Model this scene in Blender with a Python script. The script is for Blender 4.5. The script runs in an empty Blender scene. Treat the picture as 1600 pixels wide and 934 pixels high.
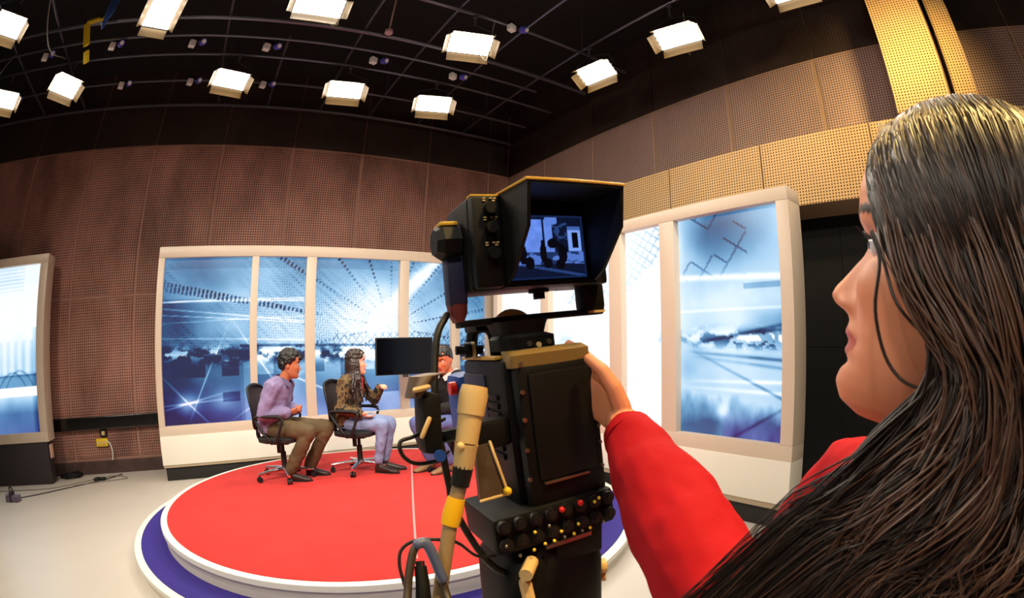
import bpy, bmesh, math, random
import numpy as np
from mathutils import Vector, Matrix, Quaternion, noise as mnoise
PI = math.pi
R = math.radians
random.seed(7)
RNG = np.random.default_rng(11)
SC = bpy.context.scene
COL = SC.collection

# ------------------------------------------------------------------ camera (15 mm full-frame fisheye, cropped frame)
cd = bpy.data.cameras.new('camera')
cam = bpy.data.objects.new('camera', cd)
COL.objects.link(cam)
SC.camera = cam
cd.type = 'PANO'
cd.panorama_type = 'FISHEYE_EQUISOLID'
cd.sensor_fit = 'HORIZONTAL'
cd.sensor_width = 36.0
FPX, CX, CY = 794.99, 919.69, 604.85
YAW, PITCH, ROLL = -0.7173, -0.0693, -0.0100
EYE = Vector((0, 0, 1.4))
cd.fisheye_lens = FPX / 1600 * 36
cd.fisheye_fov = PI
cd.shift_x = (800 - CX) / 1600
cd.shift_y = (CY - 467) / 934
cd.clip_start = 0.02
cd.lens = 16.0
cd.dof.use_dof = True
cd.dof.focus_distance = 5.5
cd.dof.aperture_fstop = 14.0
_f = Vector((-math.sin(YAW) * math.cos(PITCH), math.cos(YAW) * math.cos(PITCH), math.sin(PITCH)))
_r = Vector((math.cos(YAW), math.sin(YAW), 0))
_u = _r.cross(_f)
_r2 = _r * math.cos(ROLL) + _u * math.sin(ROLL)
_u2 = -_r * math.sin(ROLL) + _u * math.cos(ROLL)
cam.matrix_world = Matrix((( _r2.x, _u2.x, -_f.x, EYE.x), (_r2.y, _u2.y, -_f.y, EYE.y), (_r2.z, _u2.z, -_f.z, EYE.z), (0, 0, 0, 1)))

# ------------------------------------------------------------------ world, exposure (the studio is closed; all light comes from its lamps and screens)
W = bpy.data.worlds.new('world')
SC.world = W
W.use_nodes = True
W.node_tree.nodes['Background'].inputs[0].default_value = (0.01, 0.01, 0.013, 1)
W.node_tree.nodes['Background'].inputs[1].default_value = 1.0
SC.view_settings.view_transform = 'Standard'
SC.view_settings.look = 'None'
SC.view_settings.gamma = 1.0
SC.view_settings.exposure = 0.0
KEY_W = 31.0       # lamps above and behind the photographer
ROW_W = 21.0        # softlights in view

# ------------------------------------------------------------------ helpers
def lin(c):
    return tuple((x / 12.92 if x <= 0.04045 else ((x + 0.055) / 1.055) ** 2.4) for x in c)

def mat(name, c, rough=0.6, metal=0.0, emit=0.0, var=0.0, vscale=8.0, bump=0.0, bscale=60.0, coat=0.0, spec=0.5, sheen=0.0, sss=0.0):
    m = bpy.data.materials.new(name)
    m.use_nodes = True
    nt = m.node_tree
    b = nt.nodes['Principled BSDF']
    col = lin(c) + (1,)
    b.inputs['Base Color'].default_value = col
    b.inputs['Roughness'].default_value = rough
    b.inputs['Metallic'].default_value = metal
    b.inputs['Specular IOR Level'].default_value = spec
    b.inputs['Coat Weight'].default_value = coat
    if sheen:
        b.inputs['Sheen Weight'].default_value = sheen
    if sss:
        b.inputs['Subsurface Weight'].default_value = sss
        b.inputs['Subsurface Radius'].default_value = (0.012, 0.004, 0.002)
    if emit:
        b.inputs['Emission Color'].default_value = col
        b.inputs['Emission Strength'].default_value = emit
    if var or bump:
        tc = nt.nodes.new('ShaderNodeTexCoord')
        if var:
            n = nt.nodes.new('ShaderNodeTexNoise')
            n.inputs['Scale'].default_value = vscale
            n.inputs['Detail'].default_value = 6
            nt.links.new(tc.outputs['Object'], n.inputs['Vector'])
            mp = nt.nodes.new('ShaderNodeMapRange')
            mp.inputs[1].default_value = 0.3; mp.inputs[2].default_value = 0.7
            mp.inputs[3].default_value = 1 - var; mp.inputs[4].default_value = 1 + var
            nt.links.new(n.outputs[0], mp.inputs[0])
            h = nt.nodes.new('ShaderNodeHueSaturation')
            h.inputs['Color'].default_value = col
            nt.links.new(mp.outputs[0], h.inputs['Value'])
            nt.links.new(h.outputs[0], b.inputs['Base Color'])
        if bump:
            n2 = nt.nodes.new('ShaderNodeTexNoise')
            n2.inputs['Scale'].default_value = bscale
            n2.inputs['Detail'].default_value = 5
            nt.links.new(tc.outputs['Object'], n2.inputs['Vector'])
            bp = nt.nodes.new('ShaderNodeBump')
            bp.inputs['Strength'].default_value = bump
            bp.inputs['Distance'].default_value = 0.01
            nt.links.new(n2.outputs[0], bp.inputs['Height'])
            nt.links.new(bp.outputs[0], b.inputs['Normal'])
    return m

def perf_mat(name, c, hole, pitch=0.035, stain=0.35, sscale=1.3):
    """acoustic board with round perforations on a square grid, blotchy wear"""
    m = bpy.data.materials.new(name)
    m.use_nodes = True
    nt = m.node_tree; L = nt.links; N = nt.nodes
    b = N['Principled BSDF']
    b.inputs['Roughness'].default_value = 0.75
    b.inputs['Specular IOR Level'].default_value = 0.25
    g = N.new('ShaderNodeNewGeometry')
    s = N.new('ShaderNodeSeparateXYZ'); L.new(g.outputs['Position'], s.inputs[0])
    def M(op, a, bb=None):
        n = N.new('ShaderNodeMath'); n.operation = op
        for i, v in enumerate((a, bb)):
            if v is None: continue
            if isinstance(v, (int, float)): n.inputs[i].default_value = v
            else: L.new(v, n.inputs[i])
        return n.outputs[0]
    u = M('ADD', s.outputs[0], s.outputs[1])
    def cell(v):
        return M('SUBTRACT', M('FRACT', M('MULTIPLY', v, 1 / pitch)), 0.5)
    cu, cv = cell(u), cell(s.outputs[2])
    d = M('SQRT', M('ADD', M('MULTIPLY', cu, cu), M('MULTIPLY', cv, cv)))
    mr = N.new('ShaderNodeMapRange'); mr.interpolation_type = 'SMOOTHSTEP'
    mr.inputs[1].default_value = 0.20; mr.inputs[2].default_value = 0.34
    L.new(d, mr.inputs[0])
    cmb = N.new('ShaderNodeCombineXYZ')
    L.new(u, cmb.inputs[0]); L.new(M('MULTIPLY', s.outputs[2], 0.45), cmb.inputs[1])
    n = N.new('ShaderNodeTexNoise'); n.inputs['Scale'].default_value = sscale; n.inputs['Detail'].default_value = 7; n.inputs['Roughness'].default_value = 0.62
    L.new(cmb.outputs[0], n.inputs['Vector'])
    ms = N.new('ShaderNodeMapRange')
    ms.inputs[1].default_value = 0.36; ms.inputs[2].default_value = 0.62
    ms.inputs[3].default_value = 1 - stain; ms.inputs[4].default_value = 1 + stain * 0.55
    L.new(n.outputs[0], ms.inputs[0])
    mx = N.new('ShaderNodeMix'); mx.data_type = 'RGBA'
    mx.inputs['A'].default_value = lin(hole) + (1,); mx.inputs['B'].default_value = lin(c) + (1,)
    L.new(mr.outputs[0], mx.inputs['Factor'])
    h = N.new('ShaderNodeHueSaturation')
    L.new(mx.outputs['Result'], h.inputs['Color']); L.new(ms.outputs[0], h.inputs['Value'])
    L.new(h.outputs[0], b.inputs['Base Color'])
    return m

def attr_mat(name, strength=1.0, emissive=True):
    m = bpy.data.materials.new(name)
    m.use_nodes = True
    nt = m.node_tree
    b = nt.nodes['Principled BSDF']
    a = nt.nodes.new('ShaderNodeAttribute'); a.attribute_name = 'Col'
    if emissive:
        b.inputs['Base Color'].default_value = (0.02, 0.02, 0.02, 1)
        b.inputs['Roughness'].default_value = 0.25
        nt.links.new(a.outputs['Color'], b.inputs['Emission Color'])
        b.inputs['Emission Strength'].default_value = strength
        m.cycles.emission_sampling = 'NONE'
    else:
        nt.links.new(a.outputs['Color'], b.inputs['Base Color'])
        b.inputs['Roughness'].default_value = 0.5
        b.inputs['Subsurface Weight'].default_value = 0.12
        b.inputs['Subsurface Radius'].default_value = (0.012, 0.004, 0.002)
        b.inputs['Specular IOR Level'].default_value = 0.4
    return m

def link(name, me, parent=None, loc=None):
    o = bpy.data.objects.new(name, me)
    COL.objects.link(o)
    if parent: o.parent = parent
    if loc is not None: o.location = loc
    return o

def finish(name, bm, m, parent=None, smooth=None, loc=None):
    """bmesh -> one mesh object; m: material or list (face.material_index used)"""
    bmesh.ops.recalc_face_normals(bm, faces=bm.faces[:])
    me = bpy.data.meshes.new(name)
    bm.to_mesh(me); bm.free()
    for x in (m if isinstance(m, (list, tuple)) else [m]): me.materials.append(x)
    if smooth is True:
        me.polygons.foreach_set('use_smooth', [True] * len(me.polygons))
    elif smooth:
        me.polygons.foreach_set('use_smooth', [True] * len(me.polygons))
        me.set_sharp_from_angle(angle=R(smooth))
    return link(name, me, parent, loc)

def tag(o, label=None, cat=None, group=None, kind=None):
    if label: o['label'] = label
    if cat: o['category'] = cat
    if group: o['group'] = group
    if kind: o['kind'] = kind
    return o

def thing(name, label, cat, loc=(0, 0, 0), rz=0, group=None):
    o = bpy.data.objects.new(name, None)
    o.empty_display_size = 0.1
    COL.objects.link(o)
    o.location = loc; o.rotation_euler = (0, 0, rz)
    return tag(o, label, cat, group)

def box(bm, lo, hi, M=None, bev=0.0, mi=0):
    lo, hi = Vector(lo), Vector(hi)
    c, s = (lo + hi) / 2, hi - lo
    T = Matrix.Translation(c) @ Matrix.Diagonal((s.x, s.y, s.z, 1))
    if M is not None: T = M @ T
    r = bmesh.ops.create_cube(bm, size=1, matrix=T)
    vs = r['verts']
    fs = list({f for v in vs for f in v.link_faces})
    for f in fs: f.material_index = mi
    if bev:
        es = list({e for v in vs for e in v.link_edges})
        rr = bmesh.ops.bevel(bm, geom=es, offset=bev, segments=2, profile=0.6, affect='EDGES')
        for f in rr['faces']: f.material_index = mi
    return bm

def BM(): return bmesh.new()

def boxo(name, lo, hi, m, parent=None, bev=0.0, M=None, smooth=None):
    return finish(name, box(BM(), lo, hi, M, bev), m, parent, smooth=smooth or (40 if bev else None))

def spline(pts, n):
    """Catmull-Rom through pts (list of tuples), n samples"""
    P = np.array(pts, float)
    if len(P) < 3: 
        t = np.linspace(0, 1, n)[:, None]
        return P[0] * (1 - t) + P[-1] * t
    Q = np.vstack([2 * P[0] - P[1], P, 2 * P[-1] - P[-2]])
    u = np.linspace(0, len(P) - 1 - 1e-9, n)
    i = u.astype(int); f = (u - i)[:, None]
    a, b, c, d = Q[i], Q[i + 1], Q[i + 2], Q[i + 3]
    return 0.5 * (2 * b + (c - a) * f + (2 * a - 5 * b + 4 * c - d) * f ** 2 + (3 * b - a - 3 * c + d) * f ** 3)

def tube(bm, pts, rad, seg=10, caps='dome', mi=0, squash=None, side=None):
    """sweep a circle (or an ellipse: squash = depth/width along vector `side`) along pts; rad: number or list"""
    P = [Vector(p) for p in pts]
    n = len(P)
    rr = [rad] * n if isinstance(rad, (int, float)) else list(rad)
    T = []
    for i in range(n):
        t = P[min(i + 1, n - 1)] - P[max(i - 1, 0)]
        T.append(t.normalized() if t.length > 1e-9 else Vector((0, 0, 1)))
    ref = Vector(side) if side is not None else (Vector((0, 0, 1)) if abs(T[0].z) < 0.9 else Vector((1, 0, 0)))
    A = (ref - T[0] * ref.dot(T[0])).normalized()
    if caps == 'dome':
        ext = [(-0.86, 0.5), (-0.5, 0.86)]
        P2, r2, T2 = [], [], []
        for k, (o, s) in enumerate(ext):
            P2.append(P[0] + T[0] * rr[0] * o); r2.append(rr[0] * s); T2.append(T[0])
        P2 += P; r2 += rr; T2 += T
        for o, s in reversed(ext):
            P2.append(P[-1] - T[-1] * rr[-1] * o); r2.append(rr[-1] * s); T2.append(T[-1])
        P, rr, T = P2, r2, T2
    rings = []
    for i in range(len(P)):
        A = (A - T[i] * A.dot(T[i]))
        A = A.normalized() if A.length > 1e-6 else T[i].orthogonal().normalized()
        B = T[i].cross(A)
        ring = []
        for k in range(seg):
            a = 2 * PI * k / seg
            sq = squash if squash else 1.0
            ring.append(bm.verts.new(P[i] + A * (math.cos(a) * rr[i]) + B * (math.sin(a) * rr[i] * sq)))
        rings.append(ring)
    fs = []
    for i in range(len(rings) - 1):
        for k in range(seg):
            fs.append(bm.faces.new((rings[i][k], rings[i][(k + 1) % seg], rings[i + 1][(k + 1) % seg], rings[i + 1][k])))
    if caps:
        fs.append(bm.faces.new(list(reversed(rings[0])))); fs.append(bm.faces.new(rings[-1]))
    for f in fs: f.material_index = mi
    return bm

def loft(bm, rings, seg=24, n=2.0, mi=0):
    """rings: (centre, half-width vector, half-depth vector); superellipse exponent n"""
    R_ = []
    for c, a, b in rings:
        c, a, b = Vector(c), Vector(a), Vector(b)
        ring = []
        for k in range(seg):
            t = 2 * PI * k / seg
            ct, st = math.cos(t), math.sin(t)
            e = 2.0 / n
            ring.append(bm.verts.new(c + a * (math.copysign(abs(ct) ** e, ct)) + b * (math.copysign(abs(st) ** e, st))))
        R_.append(ring)
    for i in range(len(R_) - 1):
        for k in range(seg):
            f = bm.faces.new((R_[i][k], R_[i][(k + 1) % seg], R_[i + 1][(k + 1) % seg], R_[i + 1][k])); f.material_index = mi
    f = bm.faces.new(list(reversed(R_[0]))); f.material_index = mi
    f = bm.faces.new(R_[-1]); f.material_index = mi
    return bm

def disc(bm, c, axis, r, h, seg=24, r2=None, mi=0):
    """cylinder of radius r (top r2) and height h along axis from c"""
    c, ax = Vector(c), Vector(axis).normalized()
    tube(bm, [c, c + ax * h], [r, r if r2 is None else r2], seg=seg, caps='flat', mi=mi)
    return bm

def ball(bm, c, r, M=None, u=12, v=8, mi=0):
    T = Matrix.Translation(Vector(c)) @ (M if M is not None else Matrix.Diagonal((r, r, r, 1)))
    res = bmesh.ops.create_uvsphere(bm, u_segments=u, v_segments=v, radius=1, matrix=T)
    for x in {f for w in res['verts'] for f in w.link_faces}: x.material_index = mi
    return bm

def prism(bm, poly, axis_vec, mi=0):
    """extrude a planar polygon (3-D points) by axis_vec"""
    a = [bm.verts.new(Vector(p)) for p in poly]
    b = [bm.verts.new(Vector(p) + Vector(axis_vec)) for p in poly]
    n = len(a)
    fs = [bm.faces.new(list(reversed(a))), bm.faces.new(b)]
    for i in range(n): fs.append(bm.faces.new((a[i], a[(i + 1) % n], b[(i + 1) % n], b[i])))
    for f in fs: f.material_index = mi
    return bm

def xform(bm, M):
    bm.transform(M)
    return bm

def remesh(bm, voxel, smooth=3):
    """weld overlapping closed shapes into one continuous skin"""
    bmesh.ops.recalc_face_normals(bm, faces=bm.faces[:])
    me = bpy.data.meshes.new('tmp'); bm.to_mesh(me); bm.free()
    o = bpy.data.objects.new('tmp', me); COL.objects.link(o)
    r = o.modifiers.new('r', 'REMESH'); r.mode = 'VOXEL'; r.voxel_size = voxel; r.use_smooth_shade = True
    if smooth:
        s = o.modifiers.new('s', 'SMOOTH'); s.factor = 0.5; s.iterations = smooth
    bpy.context.view_layer.update()
    dg = bpy.context.evaluated_depsgraph_get()
    out = bpy.data.meshes.new_from_object(o.evaluated_get(dg))
    bpy.data.objects.remove(o); bpy.data.meshes.remove(me)
    out.materials.clear()
    return out

def coords(me):
    v = np.empty(len(me.vertices) * 3, np.float32); me.vertices.foreach_get('co', v)
    return v.reshape(-1, 3).astype(float)

def set_coords(me, v):
    me.vertices.foreach_set('co', v.astype(np.float32).ravel()); me.update()

def normals(me):
    v = np.empty(len(me.vertices) * 3, np.float32); me.vertex_normals.foreach_get('vector', v)
    return v.reshape(-1, 3).astype(float)

def mesh_obj(name, me, m, parent=None, smooth=True):
    me.name = name
    for x in (m if isinstance(m, (list, tuple)) else [m]): me.materials.append(x)
    if smooth: me.polygons.foreach_set('use_smooth', [True] * len(me.polygons))
    return link(name, me, parent)

def vcol(me, rgb):
    """per-vertex colour, rgb linear n x 3"""
    a = me.color_attributes.new('Col', 'FLOAT_COLOR', 'POINT')
    a.data.foreach_set('color', np.c_[rgb, np.ones(len(rgb))].astype(np.float32).ravel())

# value noise on numpy arrays
def vn(x, y, seed=0):
    x0, y0 = np.floor(x).astype(np.int64), np.floor(y).astype(np.int64)
    fx, fy = x - x0, y - y0
    fx = fx * fx * (3 - 2 * fx); fy = fy * fy * (3 - 2 * fy)
    def h(a, b):
        k = (a * 374761393 + b * 668265263 + seed * 974634777) & 0xffffffff
        k = ((k ^ (k >> 13)) * 1274126177) & 0xffffffff
        return ((k ^ (k >> 16)) & 0xffff) / 65535.0
    return (h(x0, y0) * (1 - fx) + h(x0 + 1, y0) * fx) * (1 - fy) + (h(x0, y0 + 1) * (1 - fx) + h(x0 + 1, y0 + 1) * fx) * fy

def fbm(x, y, seed=0, o=4):
    s, a, t = 0, 1, 0
    for i in range(o):
        s = s + a * vn(x * 2 ** i, y * 2 ** i, seed + i); t += a; a *= 0.5
    return s / t

# ------------------------------------------------------------------ materials
M_FLOOR = mat('cream vinyl floor', (0.82, 0.785, 0.745), rough=0.32, var=0.03, vscale=1.5, spec=0.4)
M_BLACK = mat('matt black', (0.06, 0.06, 0.065), rough=0.7)
M_CEIL = mat('black ceiling paint', (0.07, 0.07, 0.075), rough=0.9)
M_DARKWALL = mat('dark painted wall', (0.12, 0.10, 0.095), rough=0.85, var=0.2, vscale=1.2)
M_VOID = mat('shadow black wall board', (0.03, 0.028, 0.028), rough=0.85)  # near-black colour paints the shadow on the wall under the beam
M_SEAM = mat('wall joint', (0.66, 0.49, 0.43), rough=0.8)
M_PERF_B = perf_mat('brown perforated acoustic board', (0.68, 0.49, 0.44), (0.23, 0.155, 0.135), 0.038, 0.42, 1.15)
M_PERF_D = perf_mat('shade darkened acoustic board', (0.22, 0.165, 0.145), (0.10, 0.08, 0.07), 0.038, 0.35, 1.0)  # darker colour paints the shade above the lamps' cut-off on the upper walls
M_PERF_R = perf_mat('tan perforated acoustic board', (0.66, 0.545, 0.51), (0.20, 0.15, 0.125), 0.030, 0.14, 0.9)
M_PERF_Y = perf_mat('ochre perforated acoustic board', (0.80, 0.655, 0.47), (0.26, 0.17, 0.10), 0.030, 0.10, 0.9)
M_STRIP = mat('tan joint strip', (0.62, 0.50, 0.41), rough=0.7)
M_CREAM = mat('cream painted frame', (0.85, 0.775, 0.70), rough=0.35, var=0.02, vscale=2)
M_PLINTH = mat('white plinth', (0.95, 0.92, 0.87), rough=0.4)
M_KICK = mat('beige kick strip', (0.70, 0.62, 0.52), rough=0.4)
M_BASEBLK = mat('black base', (0.10, 0.085, 0.085), rough=0.5)
M_CHAR = mat('charcoal base', (0.20, 0.17, 0.18), rough=0.55)
M_RED = mat('red carpet', (0.79, 0.20, 0.185), rough=0.9, var=0.10, vscale=3.5, bump=0.35, bscale=220, sheen=0.05, spec=0.15)
M_BLUE = mat('royal blue carpet', (0.17, 0.10, 0.50), rough=0.8, var=0.05, vscale=4, bump=0.3, bscale=220)
M_WHITE = mat('white painted edge', (0.95, 0.94, 0.90), rough=0.4)
M_RISER = mat('cream riser', (0.93, 0.90, 0.83), rough=0.45)
M_PINK = mat('pale tape', (0.95, 0.55, 0.55), rough=0.6)
M_PIPE = mat('painted steel pipe', (0.42, 0.42, 0.46), rough=0.28, metal=0.7)
M_HOUS = mat('lamp housing', (0.10, 0.10, 0.10), rough=0.5, metal=0.3)
M_DOOR = mat('heat stained barn door metal', (0.46, 0.37, 0.22), rough=0.4)
M_TUBE = mat('lit lamp panel', (1.0, 0.95, 0.86), emit=6.0)
M_WIRE = mat('grey cable', (0.50, 0.47, 0.43), rough=0.5)
M_SOCK = mat('white socket box', (0.90, 0.90, 0.90), rough=0.4)
M_SOCKB = mat('violet socket', (0.32, 0.30, 0.75), rough=0.35)
M_YELLOW = mat('yellow plastic', (0.95, 0.80, 0.15), rough=0.4)
M_HOSE = mat('blue hose', (0.25, 0.38, 0.70), rough=0.4)
M_GLOSSBLK = mat('gloss black', (0.03, 0.03, 0.035), rough=0.18, coat=0.3)
M_RUB = mat('black rubber', (0.04, 0.04, 0.044), rough=0.55)
M_CAMB = mat('camera black plastic', (0.03, 0.03, 0.034), rough=0.5, spec=0.3, bump=0.05, bscale=300)
M_CAMD = mat('camera dark inner', (0.022, 0.022, 0.026), rough=0.6, spec=0.3)
M_CAMBL = mat('camera blue grey plastic', (0.14, 0.15, 0.26), rough=0.45)
M_LENS = mat('blue lens cover', (0.10, 0.28, 0.62), rough=0.5)
M_BEIGE = mat('beige grip', (0.88, 0.75, 0.52), rough=0.45, var=0.06, vscale=20)
M_TAPE = mat('yellow tape', (0.98, 0.76, 0.10), rough=0.4)
M_BROWNP = mat('smoked brown plate', (0.27, 0.22, 0.18), rough=0.35, var=0.2, vscale=15)
M_SCREW = mat('screw steel', (0.6, 0.57, 0.5), rough=0.3, metal=0.9)
M_REDK = mat('red knob', (0.85, 0.12, 0.10), rough=0.35)
M_CHROME = mat('chrome', (0.82, 0.80, 0.80), rough=0.15, metal=1.0)
M_TVB = mat('tv glass', (0.012, 0.012, 0.035), rough=0.16, spec=0.25)
M_MESHF = mat('grey mesh fabric', (0.36, 0.32, 0.33), rough=0.8)
M_SEAT = mat('black seat fabric', (0.11, 0.10, 0.10), rough=0.8)
M_SKIN = attr_mat('skin', emissive=False)
M_SCREEN = attr_mat('backlit print', 1.0)
M_EYE = mat('eye white', (0.88, 0.88, 0.92), rough=0.2, coat=0.6)
M_IRIS = mat('dark iris', (0.10, 0.06, 0.05), rough=0.15, coat=0.8)
M_HAIRD = mat('black hair', (0.07, 0.045, 0.045), rough=0.45)
M_HAIRB = mat('dark brown hair', (0.16, 0.10, 0.085), rough=0.4, var=0.35, vscale=12)

# ------------------------------------------------------------------ the room shell
XL, XR, YF, YB, ZC = -6.2, 4.66, -2.6, 7.5, 5.9
def struct(name, bm, m, parent=None, **k):
    o = finish(name, bm, m, parent, **k)
    if not parent: o['kind'] = 'structure'
    return o
struct('floor', box(BM(), (XL - .2, YF - .2, -0.1), (XR + .2, YB + .2, 0)), M_FLOOR)
struct('ceiling', box(BM(), (XL - .2, YF - .2, ZC), (XR + .2, YB + .2, ZC + .1)), M_CEIL)
w_back = struct('wall_back', box(BM(), (XL - .2, YB + .015, 0), (XR + .2, YB + .2, ZC)), M_SEAM)
struct('wall_left', box(BM(), (XL - .2, YF - .2, 0), (XL, YB + .03, ZC)), M_DARKWALL)
struct('wall_front', box(BM(), (XL, YF - .2, 0), (XR, YF, ZC)), M_DARKWALL)
w_right = struct('wall_right', box(BM(), (XR + .015, YF, 0), (XR + .2, YB + .03, ZC)), M_STRIP)

def panel_grid(parent, m, along, a0, step, a1, zs, face, axis, gap=0.045, thick=0.016):
    """perforated boards, each a child named panel; joints show the strip behind"""
    cache = {}
    a = a0
    while a < a1 - 0.05:
        b = min(a + step, a1)
        for z0, z1 in zip(zs[:-1], zs[1:]):
            key = (round(b - a, 3), round(z1 - z0, 3))
            if key not in cache:
                s = (b - a - gap, thick, z1 - z0 - gap) if axis == 'x' else (thick, b - a - gap, z1 - z0 - gap)
                bm = box(BM(), [-v / 2 for v in s], [v / 2 for v in s], bev=0.004)
                me = bpy.data.meshes.new('panel'); bm.to_mesh(me); bm.free(); me.materials.append(m)
                cache[key] = me
            c = ((a + b) / 2, face + thick / 2, (z0 + z1) / 2) if axis == 'x' else (face + thick / 2, (a + b) / 2, (z0 + z1) / 2)
            link('panel', cache[key], parent, c)
        a = b
panel_grid(w_back, M_PERF_B, 'x', -2.765 - 3 * 1.172, 1.172, XR, [0.2, 2.40, 4.60], YB, 'x')
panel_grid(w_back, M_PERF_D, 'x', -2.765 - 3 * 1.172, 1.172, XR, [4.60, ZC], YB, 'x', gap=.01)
panel_grid(w_right, M_PERF_R, 'y', 4.01 - 6 * 1.172, 1.172, YB, [2.75, 4.58], XR, 'y')
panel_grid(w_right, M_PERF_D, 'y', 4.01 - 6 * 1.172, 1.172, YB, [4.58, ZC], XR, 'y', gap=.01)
panel_grid(w_right, M_VOID, 'y', 4.01 - 6 * 1.172, 1.172, YB, [0.0, 1.45, 2.73], XR - .004, 'y', gap=.004)

# beam and column clad in ochre perforated board
BX = 4.19
beam = struct('trim_1', box(BM(), (BX + .02, -2.5, 2.73), (XR + .03, YB, 3.43)), M_STRIP)
panel_grid(beam, M_PERF_Y, 'y', 2.82 - 5 * 1.172 + .6, 1.172, YB, [2.725, 3.447], BX, 'y', gap=0.02)
colm = struct('trim_2', box(BM(), (4.14, .215, 3.45), (XR + .03, .755, ZC)), M_STRIP)
panel_grid(colm, M_PERF_Y, 'y', .22, .53, .75, [3.45, ZC], 4.12, 'y', gap=0.0)
strip2 = struct('trim_3', box(BM(), (4.30, -.06, 3.45), (XR + .03, .17, ZC)), M_STRIP)
panel_grid(strip2, M_PERF_Y, 'y', -.05, .21, .16, [3.45, ZC], 4.28, 'y', gap=0.0)
struct('trim_4', box(BM(), (4.6, .35, 0.62), (4.64, .9, 0.635)), M_KICK)

# skirting and the glossy black wall duct
struct('baseboard_back', box(BM(), (XL, YB - .045, 0), (XR, YB, .175), bev=.006), mat('skirting', (0.30, 0.215, 0.20), rough=0.7, var=0.3, vscale=6))
struct('baseboard_left', box(BM(), (XL, YF, 0), (XL + .03, YB, .15)), M_BASEBLK)
struct('trim_5', box(BM(), (XL, YB - .09, .615), (-1.0, YB, .79), bev=.014), M_GLOSSBLK)

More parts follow.
